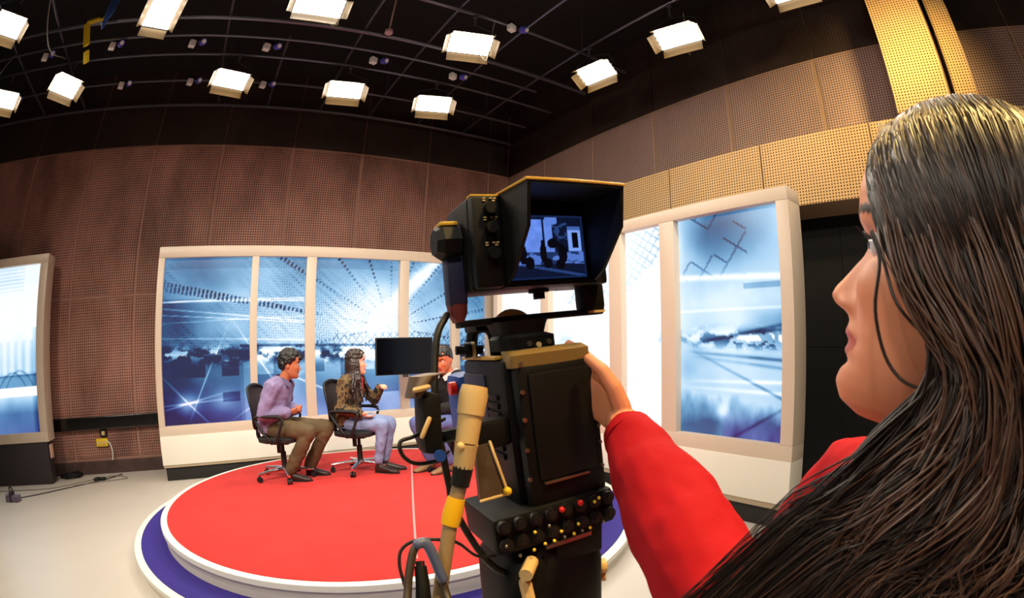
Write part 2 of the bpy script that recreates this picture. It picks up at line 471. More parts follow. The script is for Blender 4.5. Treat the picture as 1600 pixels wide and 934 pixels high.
# ------------------------------------------------------------------ backlit picture walls
def paint(s, v, kind):
    """abstract blue and white backdrop picture; s metres along, v 0..1 up. Returns sRGB."""
    if kind == 'back':
        B = 0.50 + 0.42 * np.exp(-((s - 3.0) / 0.95) ** 2 - ((v - .57) / .27) ** 2) + 0.20 * np.exp(-((s - 1.75) / .5) ** 2)
        B += 0.16 * np.exp(-((s - .95) / .35) ** 2 - ((v - .60) / .1) ** 2) + 0.16 * np.exp(-((v - .76) / .06) ** 2 - ((s - .9) / .5) ** 2)
        B += 0.30 * (fbm(s * 1.6, v * 4 + s * .6, 3) - .5)
        B -= 0.22 * np.exp(-((s - 0.2) / .55) ** 2) * (v < .75)
        B -= 0.06 * (v > .93)  # shadow along the top painted into the picture
        # dotted perspective rows around a vanishing glow
        dx, dy = s - 3.35, (v - .55) * 2.05
        th, rr = np.arctan2(dy, -dx), np.hypot(dx, dy)
        row = np.abs(((th * 9 / PI) % 1) - .5) < .055
        dots = ((rr * 17) % 1) < .55
        B -= 0.55 * row * dots * (rr > .35) * (v > .43) * np.clip(fbm(s * 2, v * 5, 9) * 2 - .45, 0, 1)
        grid = (((s * 30 + dy * 3) % 1) < .45) & (((v * 62 + dx * 2) % 1) < .5)
        B -= 0.24 * grid * np.clip(fbm(s * 1.5 + 5, v * 3.5, 21) * 3.0 - 1.25 + .5 * np.exp(-((s - 1.6) / .35) ** 2), 0, 1) * (v > .42)
        # streaks
        for (s0, v0, k, w, a) in ((0, .735, -.004, .004, .5), (0, .70, -.05, .004, .28), (.0, .66, -.035, .003, .3), (.0, .605, .01, .003, .22), (0, .52, -.02, .004, .25), (1.3, .74, .002, .004, .3)):
            B += a * np.exp(-((v - v0 - k * (s - s0)) / w) ** 2) * (0.4 + fbm(s * 3, v * 9, 5)) * (s < 2.1)
        # debris band on the horizon
        hz = .415 - .012 * s
        band = np.exp(-((v - hz) / .045) ** 2)
        n = fbm(s * 7, v * 26, 31)
        B += band * np.where(n > .54, .40, np.where(n < .42, -.55, -.12))
        B -= 0.45 * np.exp(-((v - hz - .055) / .008) ** 2) * (s > 1.2)
        blocks = (vn(np.floor(s * 4.2), np.floor(v * 11), 77) > .62) & (v < hz) & (v > .12)
        B -= 0.20 * blocks
        B -= 0.10 * (v < hz) * (s < 1.25)
        # star and crossing lines low down
        for (cx_, cy_, ang) in ((.45, .125, .20), (.45, .125, -.75), (.45, .125, .05), (1.6, .15, .5), (2.2, .2, -.4), (.7, .25, 1.1), (1.5, .35, 2.2)):
            d = (s - cx_) * math.sin(ang) - (v - cy_) * 2.05 * math.cos(ang)
            along = (s - cx_) * math.cos(ang) + (v - cy_) * 2.05 * math.sin(ang)
            B += .34 * np.exp(-(d / .010) ** 2) * np.exp(-(along / .45) ** 2)
        B += .45 * np.exp(-(((s - .45) / .16) ** 2 + ((v - .125) / .06) ** 2)) + .28 * np.exp(-(((s - .95) / .2) ** 2 + ((v - .13) / .07) ** 2))
        # sweeping beams of the right hand panels
        d = np.abs((s - 3.6) * .55 + (v - .80) * -1.15)
        B += .4 * np.exp(-(d / .07) ** 2) * np.clip((s - 2.9) / .4, 0, 1)
        B += .10 * np.clip((s - 2.3) / .5, 0, 1)
        tile = ((((s * 9 + v * 16) % 1) < .12) | (((s * 9 - v * 16) % 1) < .12)) & (s > 2.5) & (v > .34) & (v < .52)
        B -= .28 * tile
        B -= np.where(v < .36, (.36 - v) * .25, 0) * (s < 1.2)
        pur = np.clip((.26 - v) / .2, 0, 1) * .8
    elif kind == 'right':
        B = .76 + .10 * np.clip((s - 1.1) / .2, 0, 1) + .40 * (fbm(s * 1.6, v * 3.4, 41) - .5)
        B += .3 * np.exp(-((s - 1.75) / .45) ** 2) + .22 * (s > 1.9)
        B -= .46 * np.exp(-((v - .93) / .14) ** 2) * np.clip((1.15 - s) / .3, 0, 1) * np.clip(.2 + (s / .9), 0.35, 1)
        B -= .22 * np.exp(-((v - .5) / .06) ** 2) * (s < 1.2) * np.clip((0.55 - s) / .4, 0, 1)
        # translucent square tiles up high
        a = .62
        p, q = (s * math.cos(a) + v * 2.05 * math.sin(a)) * 5.6, (-s * math.sin(a) + v * 2.05 * math.cos(a)) * 5.6
        tile = ((p % 1) < .10) | ((q % 1) < .10)
        m = (v > .70) & (s < 1.12) & (s > .45) & (vn(np.floor(p), np.floor(q), 5) > .35)
        B -= .32 * tile * m * np.clip((v - .68) / .1, 0, 1)
        p2, q2 = p * 2.2, q * 2.2
        m2 = (v > .66) & (s > 1.28) & (v > .92 - (s - 1.2) * .36) & (v < 1.24 - (s - 1.2) * .36)
        B -= np.where(m2 & (((p2 % 1) < .16) | ((q2 % 1) < .16)), .34, 0)
        B += .30 * np.exp(-((v - .685 - .03 * (s)) / .012) ** 2) * (s < 1.2) + .16 * np.exp(-((v - .56) / .005) ** 2)
        B -= .20 * ((v < .67) & (v > .645)) * (s < .5)
        hz = .425 + .01 * s
        n = fbm(s * 8, v * 30, 61)
        dk = np.clip(1.25 - s, .0, 1)
        B += np.exp(-((v - hz) / .035) ** 2) * np.where(n > .58, .3, np.where(n < .44, -.72, -.1)) * (.25 + dk)
        for (s0, v0, k, a_) in ((0, .335, .035, .62), (0, .50, -.09, .55), (0, .475, -.055, .45), (0, .30, .05, .3), (0, .25, -.01, -.3), (0, .20, .01, -.25), (0, .15, .22, .4), (.2, .12, -.3, .3)):
            B -= a_ * np.exp(-((v - v0 - k * (s - s0)) / .007) ** 2) * np.clip(1.15 - s, 0, 1) * (.5 + fbm(s * 5, v * 5, 8))
        B -= .62 * np.clip((.16 - v + .16 * fbm(s * 6, v * 6, 13)) / .12 - .55, 0, 1) * (s < 1.2) * np.clip(fbm(s * 2.2 + 3, v * 2, 4) * 2.4 - .5, 0, 1)
        B += .4 * np.exp(-(((s - .72) / .07) ** 2 + ((v - .11) / .035) ** 2))
        pur = np.clip((.13 - v) / .13, 0, 1) * (s < .7) * 1.0
    else:
        B = .92 + .25 * (fbm(s * 1.8, v * 2.6, 51) - .5) + .12 * np.exp(-((v - .7) / .2) ** 2)
        B -= .32 * np.clip((s - 1.28) / .12, 0, 1) * (v < .62)
        B -= .50 * np.clip((.235 - v) / .12, 0, 1) * (v < .225)
        B -= .34 * ((v > .275) & (v < .345)) + .18 * np.exp(-((v - .345) / .01) ** 2)
        B -= .14 * ((((v * 46) % 1) < .4) & (v > .80) & (s < 1.1)) * np.clip((v - .8) / .1, 0, 1)
        for (s0, v0, k) in ((0.9, .36, -2.2), (1.05, .37, -2.4)):
            B -= .25 * np.exp(-((v - v0 - k * (s - s0) ** 2 * .5) / .006) ** 2) * (v > .24) * (v < .45)
        B -= .10 * (np.sin(s * 40) > .2) * (v < .55) * (v > .35)
        B += .7 * ((v > .218) & (v < .273))
        pur = np.clip((.2 - v) / .2, 0, 1) * .7
    B = np.clip(B, 0, 1.25)
    if kind == 'back': B = .56 + (B - .60) * 1.30
    B = np.clip(B, 0, 1.25)
    xs = [0, .12, .3, .5, .68, .85, 1.0, 1.25]
    rr_ = np.interp(B, xs, [.05, .10, .20, .38, .60, .84, .97, 1.0])
    gg_ = np.interp(B, xs, [.11, .23, .41, .60, .78, .93, .99, 1.0])
    bb_ = np.interp(B, xs, [.30, .44, .60, .77, .92, .99, 1.0, 1.0])
    rr_ = rr_ + pur * .04; gg_ = gg_ - pur * (.13 - .08 * B)
    return np.clip(np.stack([rr_, gg_, bb_], -1), 0, 1)

def screen_panel(name, p0, ax, w, h, kind, s0, parent, step=.012, flip=False):
    """dense emissive grid; p0 lower corner, ax unit vector along; s0 picture offset"""
    nx, ny = max(2, int(w / step)), max(2, int(h / step))
    U, V = np.meshgrid(np.linspace(0, 1, nx), np.linspace(0, 1, ny))
    P = np.array(p0)[None, None] + np.array(ax)[None, None] * (U * w)[..., None] + np.array((0, 0, 1.))[None, None] * (V * h)[..., None]
    sg = s0 + (U * w)
    rgb = paint(sg, V, kind)
    idx = np.arange(nx * ny).reshape(ny, nx)
    F = np.stack([idx[:-1, :-1], idx[:-1, 1:], idx[1:, 1:], idx[1:, :-1]], -1).reshape(-1, 4)
    if flip: F = F[:, ::-1]
    me = bpy.data.meshes.new(name)
    me.vertices.add(nx * ny); me.vertices.foreach_set('co', P.reshape(-1).astype(np.float32))
    me.loops.add(F.size); me.loops.foreach_set('vertex_index', F.reshape(-1).astype(np.int32))
    me.polygons.add(len(F)); me.polygons.foreach_set('loop_start', np.arange(0, F.size, 4, dtype=np.int32))
    me.update(calc_edges=True)
    c = rgb.reshape(-1, 3)
    c = np.where(c <= .04045, c / 12.92, ((c + .055) / 1.055) ** 2.4)
    vcol(me, c * 1.04)
    return mesh_obj(name, me, M_SCREEN, parent, smooth=False)

def video_wall(name, label, corner, ax, nrm, cols, z, total, depth, kind, plinth=True, s_scale=1.0):
    """frame with picture panels between mullions. corner: floor point of the front plane at s=0; ax along; nrm into the wall.
    cols: [(s0, s1)] picture openings; z: (kick, plinth, frame_bottom, inner_bottom, inner_top, top)"""
    zk, zp, zf, zi0, zi1, zt = z
    t = thing(name, label, 'backdrop', corner)
    a, n = Vector(ax), Vector(nrm)
    M = Matrix(((a.x, n.x, 0, 0), (a.y, n.y, 0, 0), (0, 0, 1, 0), (0, 0, 0, 1)))
    L0, L1 = total
    def bx(nm, s0, s1, y0, y1, z0, z1, m, bev=.006):
        return boxo(nm, (s0, y0, z0), (s1, y1, z1), m, t, bev=bev, M=M)
    if plinth:
        bx('base', L0 + .03, L1 - .03, .03, depth - .02, 0, zk, M_BASEBLK)
        bx('kick_strip', L0 + .005, L1 - .005, .0, depth, zk, zp, M_KICK)
        bx('plinth', L0, L1, -.012, depth, zp, zf, M_PLINTH)
    else:
        bx('base', L0 + .02, L1 - .04, .02, depth - .06, 0, zf, M_CHAR)
    bx('bottom_rail', L0, L1, 0, depth, zf, zi0, M_CREAM)
    bx('top_rail', L0, L1, 0, depth, zi1, zt, M_CREAM)
    edges = [L0] + [e for c in cols for e in c] + [L1]
    for i in range(0, len(edges), 2):
        bx('mullion', edges[i], edges[i + 1], 0.001, depth - .001, zi0, zi1, M_CREAM, bev=.004)
    bx('back_board', L0 + .02, L1 - .02, depth - .04, depth - .005, zi0, zi1, M_BASEBLK)
    for s0, s1 in cols:
        screen_panel('picture_panel', M @ Vector((s0, .075, zi0)), a, s1 - s0, zi1 - zi0, kind, s0, t, flip=False)
    return t
BSX = -1.078
video_wall('picture_wall', 'long cream framed backlit picture wall standing behind the seated people', (BSX, 6.62, 0), (1, 0, 0), (0, 1, 0),
           [(.09, 1.342), (1.44, 2.108), (2.244, 3.458), (3.595, 4.265), (4.40, 4.85)], (.165, .20, .555, .672, 2.715, 2.855), (0, 4.97), .32, 'back')
RX = 3.49
video_wall('picture_wall', 'cream framed backlit picture wall standing under the ochre perforated beam', (RX, 1.665, 0), (0, 1, 0), (1, 0, 0),
           [(.112, 1.165), (1.335, 1.845), (2.015, 3.035), (3.185, 4.17)], (.165, .215, .565, .69, 2.585, 2.70), (0, 4.28), .22, 'right')
video_wall('picture_wall', 'whitish picture wall on a charcoal base at the edge of the room', (-4.6, 6.93, 0), (1, 0, 0), (0, 1, 0),
           [(.12, 1.425)], (0, 0, .553, .68, 2.84, 2.955), (0, 1.57), .30, 'left', plinth=False)

# ------------------------------------------------------------------ round two-tier stage
SX, SY, Z1, Z2 = 1.2, 4.28, .10, .24
st = thing('stage', 'round two tier stage with red carpet top and royal blue lower ring', 'stage', (SX, SY, 0))
def ringed(name, r, z0, z1, m, r_in=None, seg=128, bev=0.0):
    bm = BM()
    prof = [(r_in or 0.0, z0), (r, z0), (r, z1), (r_in or 0.0, z1)]
    rows = []
    for (q, z) in prof:
        rows.append([bm.verts.new((q * math.cos(2 * PI * k / seg), q * math.sin(2 * PI * k / seg), z)) for k in range(seg)] if q > 0 else [bm.verts.new((0, 0, z))])
    for a, b in zip(rows, rows[1:] + rows[:1]):
        for k in range(seg):
            k2 = (k + 1) % seg
            if len(a) == 1 and len(b) == 1: continue
            if len(a) == 1: bm.faces.new((a[0], b[k], b[k2]))
            elif len(b) == 1: bm.faces.new((a[k], a[k2], b[0]))
            else: bm.faces.new((a[k], a[k2], b[k2], b[k]))
    return finish(name, bm, m, st, smooth=30)
ringed('lower_riser', 2.25, 0, Z1 - .004, M_RISER)
ringed('lower_edge', 2.27, Z1 - .03, Z1 + .002, M_WHITE, 2.20)
ringed('blue_carpet', 2.205, Z1 - .02, Z1 + .006, M_BLUE, 1.5)
ringed('upper_riser', 1.965, Z1 - .02, Z2 - .004, M_RISER)
ringed('upper_edge', 1.985, Z2 - .035, Z2 + .002, M_WHITE, 1.90)
ringed('red_carpet', 1.925, Z2 - .02, Z2 + .006, M_RED)
bm = BM()
a_, b_ = Vector((1.98, 5.27, 0)), Vector((.95, 2.60, 0))
d_ = (b_ - a_).normalized(); n_ = Vector((d_.y, -d_.x, 0)) * .008
for k in range(12):
    p0, p1 = a_.lerp(b_, k / 12), a_.lerp(b_, (k + 1) / 12)
    if k == 0: prev = [bm.verts.new(p0 + n_ - Vector((SX, SY, -Z2 - .009))), bm.verts.new(p0 - n_ - Vector((SX, SY, -Z2 - .009)))]
    nx_ = [bm.verts.new(p1 + n_ - Vector((SX, SY, -Z2 - .009))), bm.verts.new(p1 - n_ - Vector((SX, SY, -Z2 - .009)))]
    bm.faces.new((prev[0], prev[1], nx_[1], nx_[0])); prev = nx_
finish('seam_tape', bm, M_PINK, st)
ZS = Z2 + .006

# ------------------------------------------------------------------ lighting grid under the ceiling
GZ = 5.20
grid = thing('lighting_grid', 'grid of dark steel pipes hanging under the black ceiling', 'lighting grid', (0, 5.2, GZ))
def gp(name, p, q, r=.024, m=M_PIPE):
    o = (0, 5.2, GZ)
    return finish(name, tube(BM(), [Vector(p) - Vector(o), Vector(q) - Vector(o)], r, seg=8, caps='flat'), m, grid, smooth=40)
for y, x0, x1 in ((4.22, -5.6, 4.4), (5.06, -5.6, 4.4), (5.44, -5.6, 3.8), (5.88, -5.6, 4.4), (6.58, -5.6, 4.4), (7.34, -6.1, 4.6)):
    gp('pipe', (x0, y, GZ), (x1, y, GZ), .027 if y in (5.06, 7.34) else .019)
for x, y0, y1 in ((-4.0, 3.2, 7.34), (-3.14, 3.2, 7.34), (-.67, 3.2, 7.34), (.17, 5.4, 7.34), (1.05, 2.4, 7.34), (1.9, 2.4, 7.34), (2.77, 1.2, 7.34), (3.63, .6, 7.34)):
    gp('crossbar', (x, y0, GZ + .045), (x, y1, GZ + .045), .018)
for x in (-4.0, -.67, 1.9, 3.63):
    for y in (4.22, 6.58):
        gp('hanger_rod', (x, y, GZ + .02), (x, y, ZC), .008)

# the softlights: one prototype per call, each with its own pose
def studio_light(label, c, aim, w=.50, h=.25, power=0.0, doors=True, roll=0.0, cable=False, strength=None, spread=130, pipe=None, tint=(1.0, .90, .74), group='softlights on the lighting grid', drop=None):
    c = Vector(c)
    for _ in range(3 if pipe else 0):      # slide the lamp so that its clamp sits on the pipe
        f = (Vector(aim) - c).normalized(); rt = f.cross(Vector((0, 0, 1))).normalized()
        q = f * -.08 + rt.cross(f) * (h * .9)
        c[pipe[0]] = pipe[1] - q[pipe[0]]
    t = thing('studio_light', label, 'studio light', c, group=group)
    f = (Vector(aim) - c).normalized()
    rt = f.cross(Vector((0, 0, 1))).normalized()
    up = rt.cross(f)
    M = Matrix(((rt.x, f.x, up.x, 0), (rt.y, f.y, up.y, 0), (rt.z, f.z, up.z, 0), (0, 0, 0, 1))) @ Matrix.Rotation(R(roll), 4, 'Y')
    bm = BM()
    # tapered housing, open front
    fr = [(-w / 2, 0, -h / 2), (w / 2, 0, -h / 2), (w / 2, 0, h / 2), (-w / 2, 0, h / 2)]
    bk = [(-w * .36, -.17, -h * .3), (w * .36, -.17, -h * .3), (w * .36, -.17, h * .3), (-w * .36, -.17, h * .3)]
    A = [bm.verts.new(p) for p in fr]; B = [bm.verts.new(p) for p in bk]
    for i in range(4): bm.faces.new((A[i], A[(i + 1) % 4], B[(i + 1) % 4], B[i]))
    bm.faces.new(B)
    bmesh.ops.solidify(bm, geom=bm.faces[:], thickness=.006)
    finish('housing', xform(bm, M), M_HOUS, t)
    # lit panel of tubes
    bm = BM()
    for k in range(4):
        z = (k - 1.5) * h * .235
        tube(bm, [(-w * .47, -.012, z), (w * .47, -.012, z)], h * .112, seg=8, caps='flat')
    mt = M_TUBE
    if strength is not None:
        mt = mat('lamp panel', (1.0, 0.94, 0.82), emit=strength)
    finish('lamp_panel', xform(bm, M), mt, t, smooth=True)
    if doors:
        for (p, ax, ang, L) in (((0, 0, h / 2), 'X', 28, w), ((0, 0, -h / 2), 'X', -38, w), ((-w / 2, 0, 0), 'Z', 32, h), ((w / 2, 0, 0), 'Z', -32, h)):
            bm = BM()
            if ax == 'X': box(bm, (-L * .47, 0, -.003), (L * .47, .11, .003))
            else: box(bm, (-.003, 0, -L * .45), (.003, .10, L * .45))
            xform(bm, M @ Matrix.Translation(p) @ Matrix.Rotation(R(ang), 4, ax))
            finish('barn_door', bm, M_DOOR, t)
    bm = BM()
    yp = [(-w * .52, -.08, 0), (-w * .52, -.08, h * .62), (0, -.08, h * .9), (w * .52, -.08, h * .62), (w * .52, -.08, 0)]
    tube(bm, [M @ Vector(p) for p in yp], .009, seg=6, caps='flat')
    finish('yoke', bm, M_HOUS, t)
    top = M @ Vector((0, -.08, h * .9))
    gz = (drop or GZ) - c.z
    bm = BM()
    tube(bm, [top, Vector((top.x, top.y, gz - .03))], .011, seg=6, caps='flat')
    box(bm, (top.x - .022, top.y - .022, gz - .06), (top.x + .022, top.y + .022, gz - .015), bev=.004)
    finish('clamp', bm, M_PIPE, t)
    if cable:
        bm = BM()
        s = M @ Vector((w * .1, -.17, 0)); e = Vector((top.x + w * .5, top.y, gz))
        mid = (s + e) / 2 + Vector((.12, 0, -.42))
        tube(bm, [Vector(p) for p in spline([s, mid + (s - mid) * .35, mid, mid + (e - mid) * .45, e], 18)], .006, seg=5)
        finish('cable', bm, M_WIRE, t)
    if power:
        ld = bpy.data.lights.new('softlight', 'AREA')
        ld.shape = 'RECTANGLE'; ld.size = w * .9; ld.size_y = h * .85
        ld.energy = power; ld.color = tint; ld.spread = R(spread)
        lo = bpy.data.objects.new('lamp', ld); COL.objects.link(lo); lo.parent = t
        lo.matrix_local = Matrix.Translation(M @ Vector((0, .02, 0))) @ (M.to_3x3() @ Matrix(((1, 0, 0), (0, 0, -1), (0, 1, 0)))).to_4x4()
    return t
STG = (1.2, 4.0, .6)
LAMPS = [
    ('blazing softlight hanging farthest out over the whitish picture wall', (-3.60, 4.26, 4.88), (-1.5, 2.0, .8), dict(roll=0)),
    ('softlight seen almost edge on, next to the yellow bracket and blue hose', (-3.04, 5.75, 4.88), (.2, 3.0, .6), dict(w=.5)),
    ('softlight tilted upright with side doors folded in, closest to the yellow bracket', (-1.42, 4.49, 4.86), (-.3, 1.2, .6), dict(w=.36, h=.44, roll=0)),
    ('softlight with a broad yellow lower barn door and a looping cable', (.335, 4.20, 4.86), (.4, .6, 2.3), dict(w=.56, h=.22, cable=True)),
    ('glaring softlight above the two lavender and camouflage guests, over the first screen panel', (-.466, 5.79, 4.88), (.5, 2.8, .3), dict()),
    ('glaring softlight hanging above the widest run of the long picture wall', (1.156, 5.80, 4.88), (.9, 2.8, .3), dict()),
    ('softlight of the far row hanging nearest the dark corner of the room', (2.461, 5.80, 4.88), (1.6, 2.6, .6), dict()),
    ('softlight with a dim corner and a loose wire nest above its housing', (2.126, 4.23, 4.82), (1.3, 1.2, .8), dict(cable=True)),
    ('first softlight of the row along the side wall, counted from the dark corner', (3.595, 4.11, 4.88), (.6, 3.7, .3), dict(roll=0)),
    ('second softlight of the row along the side wall, with a hanging cable loop', (3.60, 2.81, 4.82), (.5, 2.1, .3), dict(cable=True)),
    ('softlight cut by the picture edge, third along the side wall', (3.884, 1.36, 4.88), (.6, 1.2, .3), dict()),
    ('softlight half outside the picture edge, above the charcoal based screen', (-4.24, 5.70, 4.88), (-2.0, 3.0, .4), dict()),
]
for lb, c, aim, kw in LAMPS:
    pp = (1, 4.22) if abs(c[1] - 4.23) < .3 and c[0] < 3 else ((1, 5.88) if c[1] > 5 else (0, 3.63))
    studio_light(lb, c, aim, power=ROW_W, pipe=pp, drop=GZ + (.045 if pp[0] == 0 else 0), **kw)
# front row of the same grid, above and behind the photographer (outside the picture)
front = thing('lighting_grid', 'second pipe grid above and behind the photographer carrying the front lamps', 'lighting grid', (0, 0, GZ))
for y in (-1.4, .2, 1.4):
    finish('pipe', tube(BM(), [(-5.4, y, 0), (3.95, y, 0)], .024, seg=8, caps='flat'), M_PIPE, front)
for x in (-4.5, -1, 3):
    finish('hanger_rod', tube(BM(), [(x, .2, 0), (x, .2, ZC - GZ)], .008, seg=6, caps='flat'), M_PIPE, front)
for k, (c, aim, p) in enumerate([((-3.6, 1.4, 4.8), (-.6, 6.0, .8), 1.0), ((-1.4, 1.4, 4.8), (.6, 5.4, .6), 1.0), ((.9, 1.4, 4.85), (1.5, 5.2, .6), .9), ((-.4, -1.4, 4.8), (2.6, 3.6, 1.4), .8), ((-3.2, -1.4, 4.8), (3.2, 3.0, 1.6), .8), ((2.6, .2, 4.8), (3.4, 5.6, 1.6), .7)]):
    studio_light('front softlight above and behind the photographer, %s of six outside the picture' % ('first', 'second', 'third', 'fourth', 'fifth', 'last')[k], c, aim, power=KEY_W * p, spread=78, pipe=(1, {1.4: 1.4, -1.4: -1.4, .2: .2}[c[1]]), group='front softlights outside the picture')
# a warm lamp close to the side wall that gilds the beam, the column and the operator's hair
studio_light('amber softlight high beside the perforated column, outside the picture', (2.2, -.9, 4.6), (4.1, .7, 3.9), power=20, spread=52, tint=(1.0, .72, .26), group='front softlights outside the picture', drop=ZC)

studio_light('amber softlight straight above the studio camera, outside the picture', (.95, -.75, 4.5), (.44, .0, 1.58), w=.4, h=.25, power=11, spread=42, group='front softlights outside the picture', drop=ZC, tint=(1.0, .66, .22))

# ------------------------------------------------------------------ small things on the grid
SOCKS = [(-2.23, 5.51), (-1.05, 5.55), (-.03, 5.57), (1.42, 5.57), (2.56, 5.55), (2.60, 4.19), (-2.21, 6.54), (-1.07, 6.52), (.06, 6.54), (-3.36, 5.53), (-4.30, 6.55)]
WHERE = ['past the blue hose', 'above the lamp over the first panel', 'behind the yellow doored lamp', 'above the lamp over the widest panel',
         'between the two lamps nearest the corner', 'by the bright pipe near the side row', 'lower down behind the blue hose', 'left of the lamp over the first panel',
         'right of the lamp over the first panel', 'over the edge on lamp', 'at the very edge of the picture']
for (x, y), wh in zip(SOCKS, WHERE):
    t = thing('power_socket', 'white power box with violet plug, ' + wh, 'power socket', (x, y, GZ), R(20), 'power boxes on the lighting grid')
    boxo('box', (-.11, -.035, -.12), (-.02, .035, -.03), M_SOCK, t, bev=.008)
    bm = BM(); disc(bm, (.05, -.05, -.06), (.25, -1, -.4), .045, .07, seg=14); 
    finish('plug', bm, M_SOCKB, t, smooth=40)
    bm = BM(); disc(bm, (.062, -.118, -.085), (.25, -1, -.4), .028, .012, seg=14)
    finish('cap', bm, M_SOCK, t)
    bm = BM(); box(bm, (-.12, -.02, -.03), (.09, .02, .02))
    finish('bracket', bm, M_HOUS, t)
bm = BM(); disc(bm, (1.33, 4.95, GZ - .03), (0, 0, 1), .05, .04, seg=16); disc(bm, (1.33, 4.95, GZ + .01), (0, 0, 1), .012, ZC - GZ - .01, seg=8)
tag(finish('smoke_detector', bm, mat('pinkish plastic', (.75, .6, .62)), None, smooth=40), 'small round pinkish detector between two grid pipes above the stage', 'detector')
# yellow bracket with blue hose bundle
t = thing('cable_drop', 'yellow strip bracket with a blue hose bundle hanging from the grid', 'cable hanger', (-2.40, 4.90, GZ))
box_ = lambda *a, **k: boxo(*a, **k)
def strip(p, q, w):
    bm = BM(); tube(bm, [p, q], w, seg=4, caps='flat', squash=.35, side=(1, 0, 0)); return finish('strip', bm, M_YELLOW, t)
strip((-.19, 0, -.10), (-.04, 0, -.42), .045)
strip((.00, 0, -.50), (.07, 0, -.66), .04)
strip((-.20, 0, -.09), (.10, 0, -.04), .04)
for k in range(4):
    bm = BM(); x = .02 + .035 * k
    tube(bm, [Vector(p) for p in spline([(x - .03, 0, .60), (x, .01, .30), (x + .02, -.02, .05), (x + .06 - .03 * k, .0, -.20 + .03 * k)], 14)], .014, seg=6)
    finish('hose', bm, M_HOSE, t, smooth=True)
box_('hook', (-.02, -.02, -.06), (.02, .18, -.015), M_HOUS, t, bev=.004)
# hanging bare cables
for k, (p, lb) in enumerate((([(-2.9, 3.6, 5.6), (-3.0, 4.2, 5.05), (-3.1, 5.0, 4.9), (-3.14, 5.75, 5.2)], 'thin grey wire sagging across the grid above the edge on lamp'),
                             ([(-4.3, 4.6, 5.2), (-4.25, 4.75, 4.55), (-4.1, 5.1, 4.6), (-4.0, 5.4, 5.2)], 'thin wire loop hanging at the edge of the grid'))):
    tag(finish('hanging_wire', tube(BM(), [Vector(q) for q in spline(p, 20)], .008, seg=5), M_WIRE, None, smooth=True), lb, 'wire')

# ------------------------------------------------------------------ wall and floor details by the whitish screen
t = thing('wall_outlet', 'yellow double power outlet with a pale cable low on the brown wall', 'outlet', (-2.23, YB - .0, .43))
box_('plate', (-.105, -.05, -.055), (.105, 0, .055), M_YELLOW, t, bev=.008)
box_('socket_face', (-.07, -.058, -.03), (-.02, -.048, .02), M_BEIGE, t, bev=.003)
box_('socket_face', (.015, -.058, -.03), (.065, -.048, .02), M_BEIGE, t, bev=.003)
bm = BM(); tube(bm, [Vector(p) for p in spline([(.10, -.05, .02), (.15, -.06, -.03), (.18, -.07, -.13), (.165, -.07, -.24)], 14)], .011, seg=6)
finish('cable', bm, M_SOCK, t, smooth=True)
t = thing('wall_switch', 'small black switch box with a lit yellow face under the wall duct', 'switch', (-2.19, YB, .555))
box_('box', (-.06, -.05, -.05), (.06, 0, .05), M_BLACK, t, bev=.008)
box_('face', (-.028, -.056, -.028), (.028, -.048, .028), M_BEIGE, t, bev=.003)
t = thing('side_plate', 'small pinkish socket plate on the charcoal base of the whitish screen', 'socket plate', (-3.045, 7.05, .42))
box_('plate', (-.012, -.06, -.09), (.012, .06, .09), mat('pale pink plate', (.9, .72, .68)), t, bev=.006)
box_('socket_face', (.01, -.03, -.04), (.018, .03, .02), M_BEIGE, t, bev=.003)
# coiled black cable
bm = BM()
pts = []
for k in range(110):
    a = k * .36; rr_ = .11 + .03 * math.sin(k * 1.7)
    pts.append((rr_ * 1.5 * math.cos(a), rr_ * math.sin(a), .012 + k * .0004 + .008 * math.sin(k * 2.3)))
tube(bm, pts, .011, seg=6)
tag(finish('cable_coil', bm, M_RUB, None, smooth=True, loc=(-2.84, 7.33, 0)), 'coiled black cable on the floor against the brown wall skirting', 'cable')
t = thing('plug', 'short black plug lying on the floor beside the coiled cable', 'plug', (-3.12, 7.19, .016), R(60))
bm = BM(); tube(bm, [(-.07, 0, 0), (.04, 0, 0)], [.016, .012], seg=8, caps='flat'); finish('body', bm, M_RUB, t, smooth=40)
bm = BM(); tube(bm, [(.04, 0, 0), (.08, 0, 0)], .006, seg=6, caps='flat'); finish('pin', bm, M_SCREW, t)
for k, (p, lb, r_) in enumerate((([(-4.6, 6.55, .006), (-3.7, 6.62, .006), (-3.0, 6.66, .006), (-2.5, 6.95, .006), (-2.2, 7.15, .006), (-1.95, 7.2, .006), (-1.75, 7.0, .006), (-2.1, 6.9, .006), (-2.6, 6.75, .006)], 'thin grey cable snaking along the floor towards the brown wall', .007),
                              ([(-3.45, 6.17, .006), (-3.1, 6.35, .006), (-2.7, 6.62, .006), (-2.35, 6.86, .006), (-2.1, 7.05, .006), (-1.9, 7.3, .006)], 'dark cable running from the grey connector block to the wall', .008))):
    tag(finish('floor_cable', tube(BM(), [Vector(q) for q in spline(p, 40)], r_, seg=5), M_WIRE if k == 0 else M_CHAR, None, smooth=True), lb, 'cable')
bm = BM(); tube(bm, [Vector(p) for p in spline([(-.1, -.02, 0), (-.03, .02, .004), (.04, -.01, .006), (.11, .02, 0)], 14)], [.008] + [.022] * 12 + [.008], seg=8)
tag(finish('cable_joint', bm, M_RUB, None, smooth=True, loc=(-2.22, 6.98, .024)), 'black inline joint lying on the tangled floor cables', 'connector')
t = thing('connector_block', 'grey connector block with a dark strap on the bare floor', 'connector block', (-3.44, 6.05, 0), R(-8))
box_('body', (-.13, -.05, 0), (.13, .06, .075), mat('grey violet plastic', (.42, .38, .46), rough=.4), t, bev=.015)
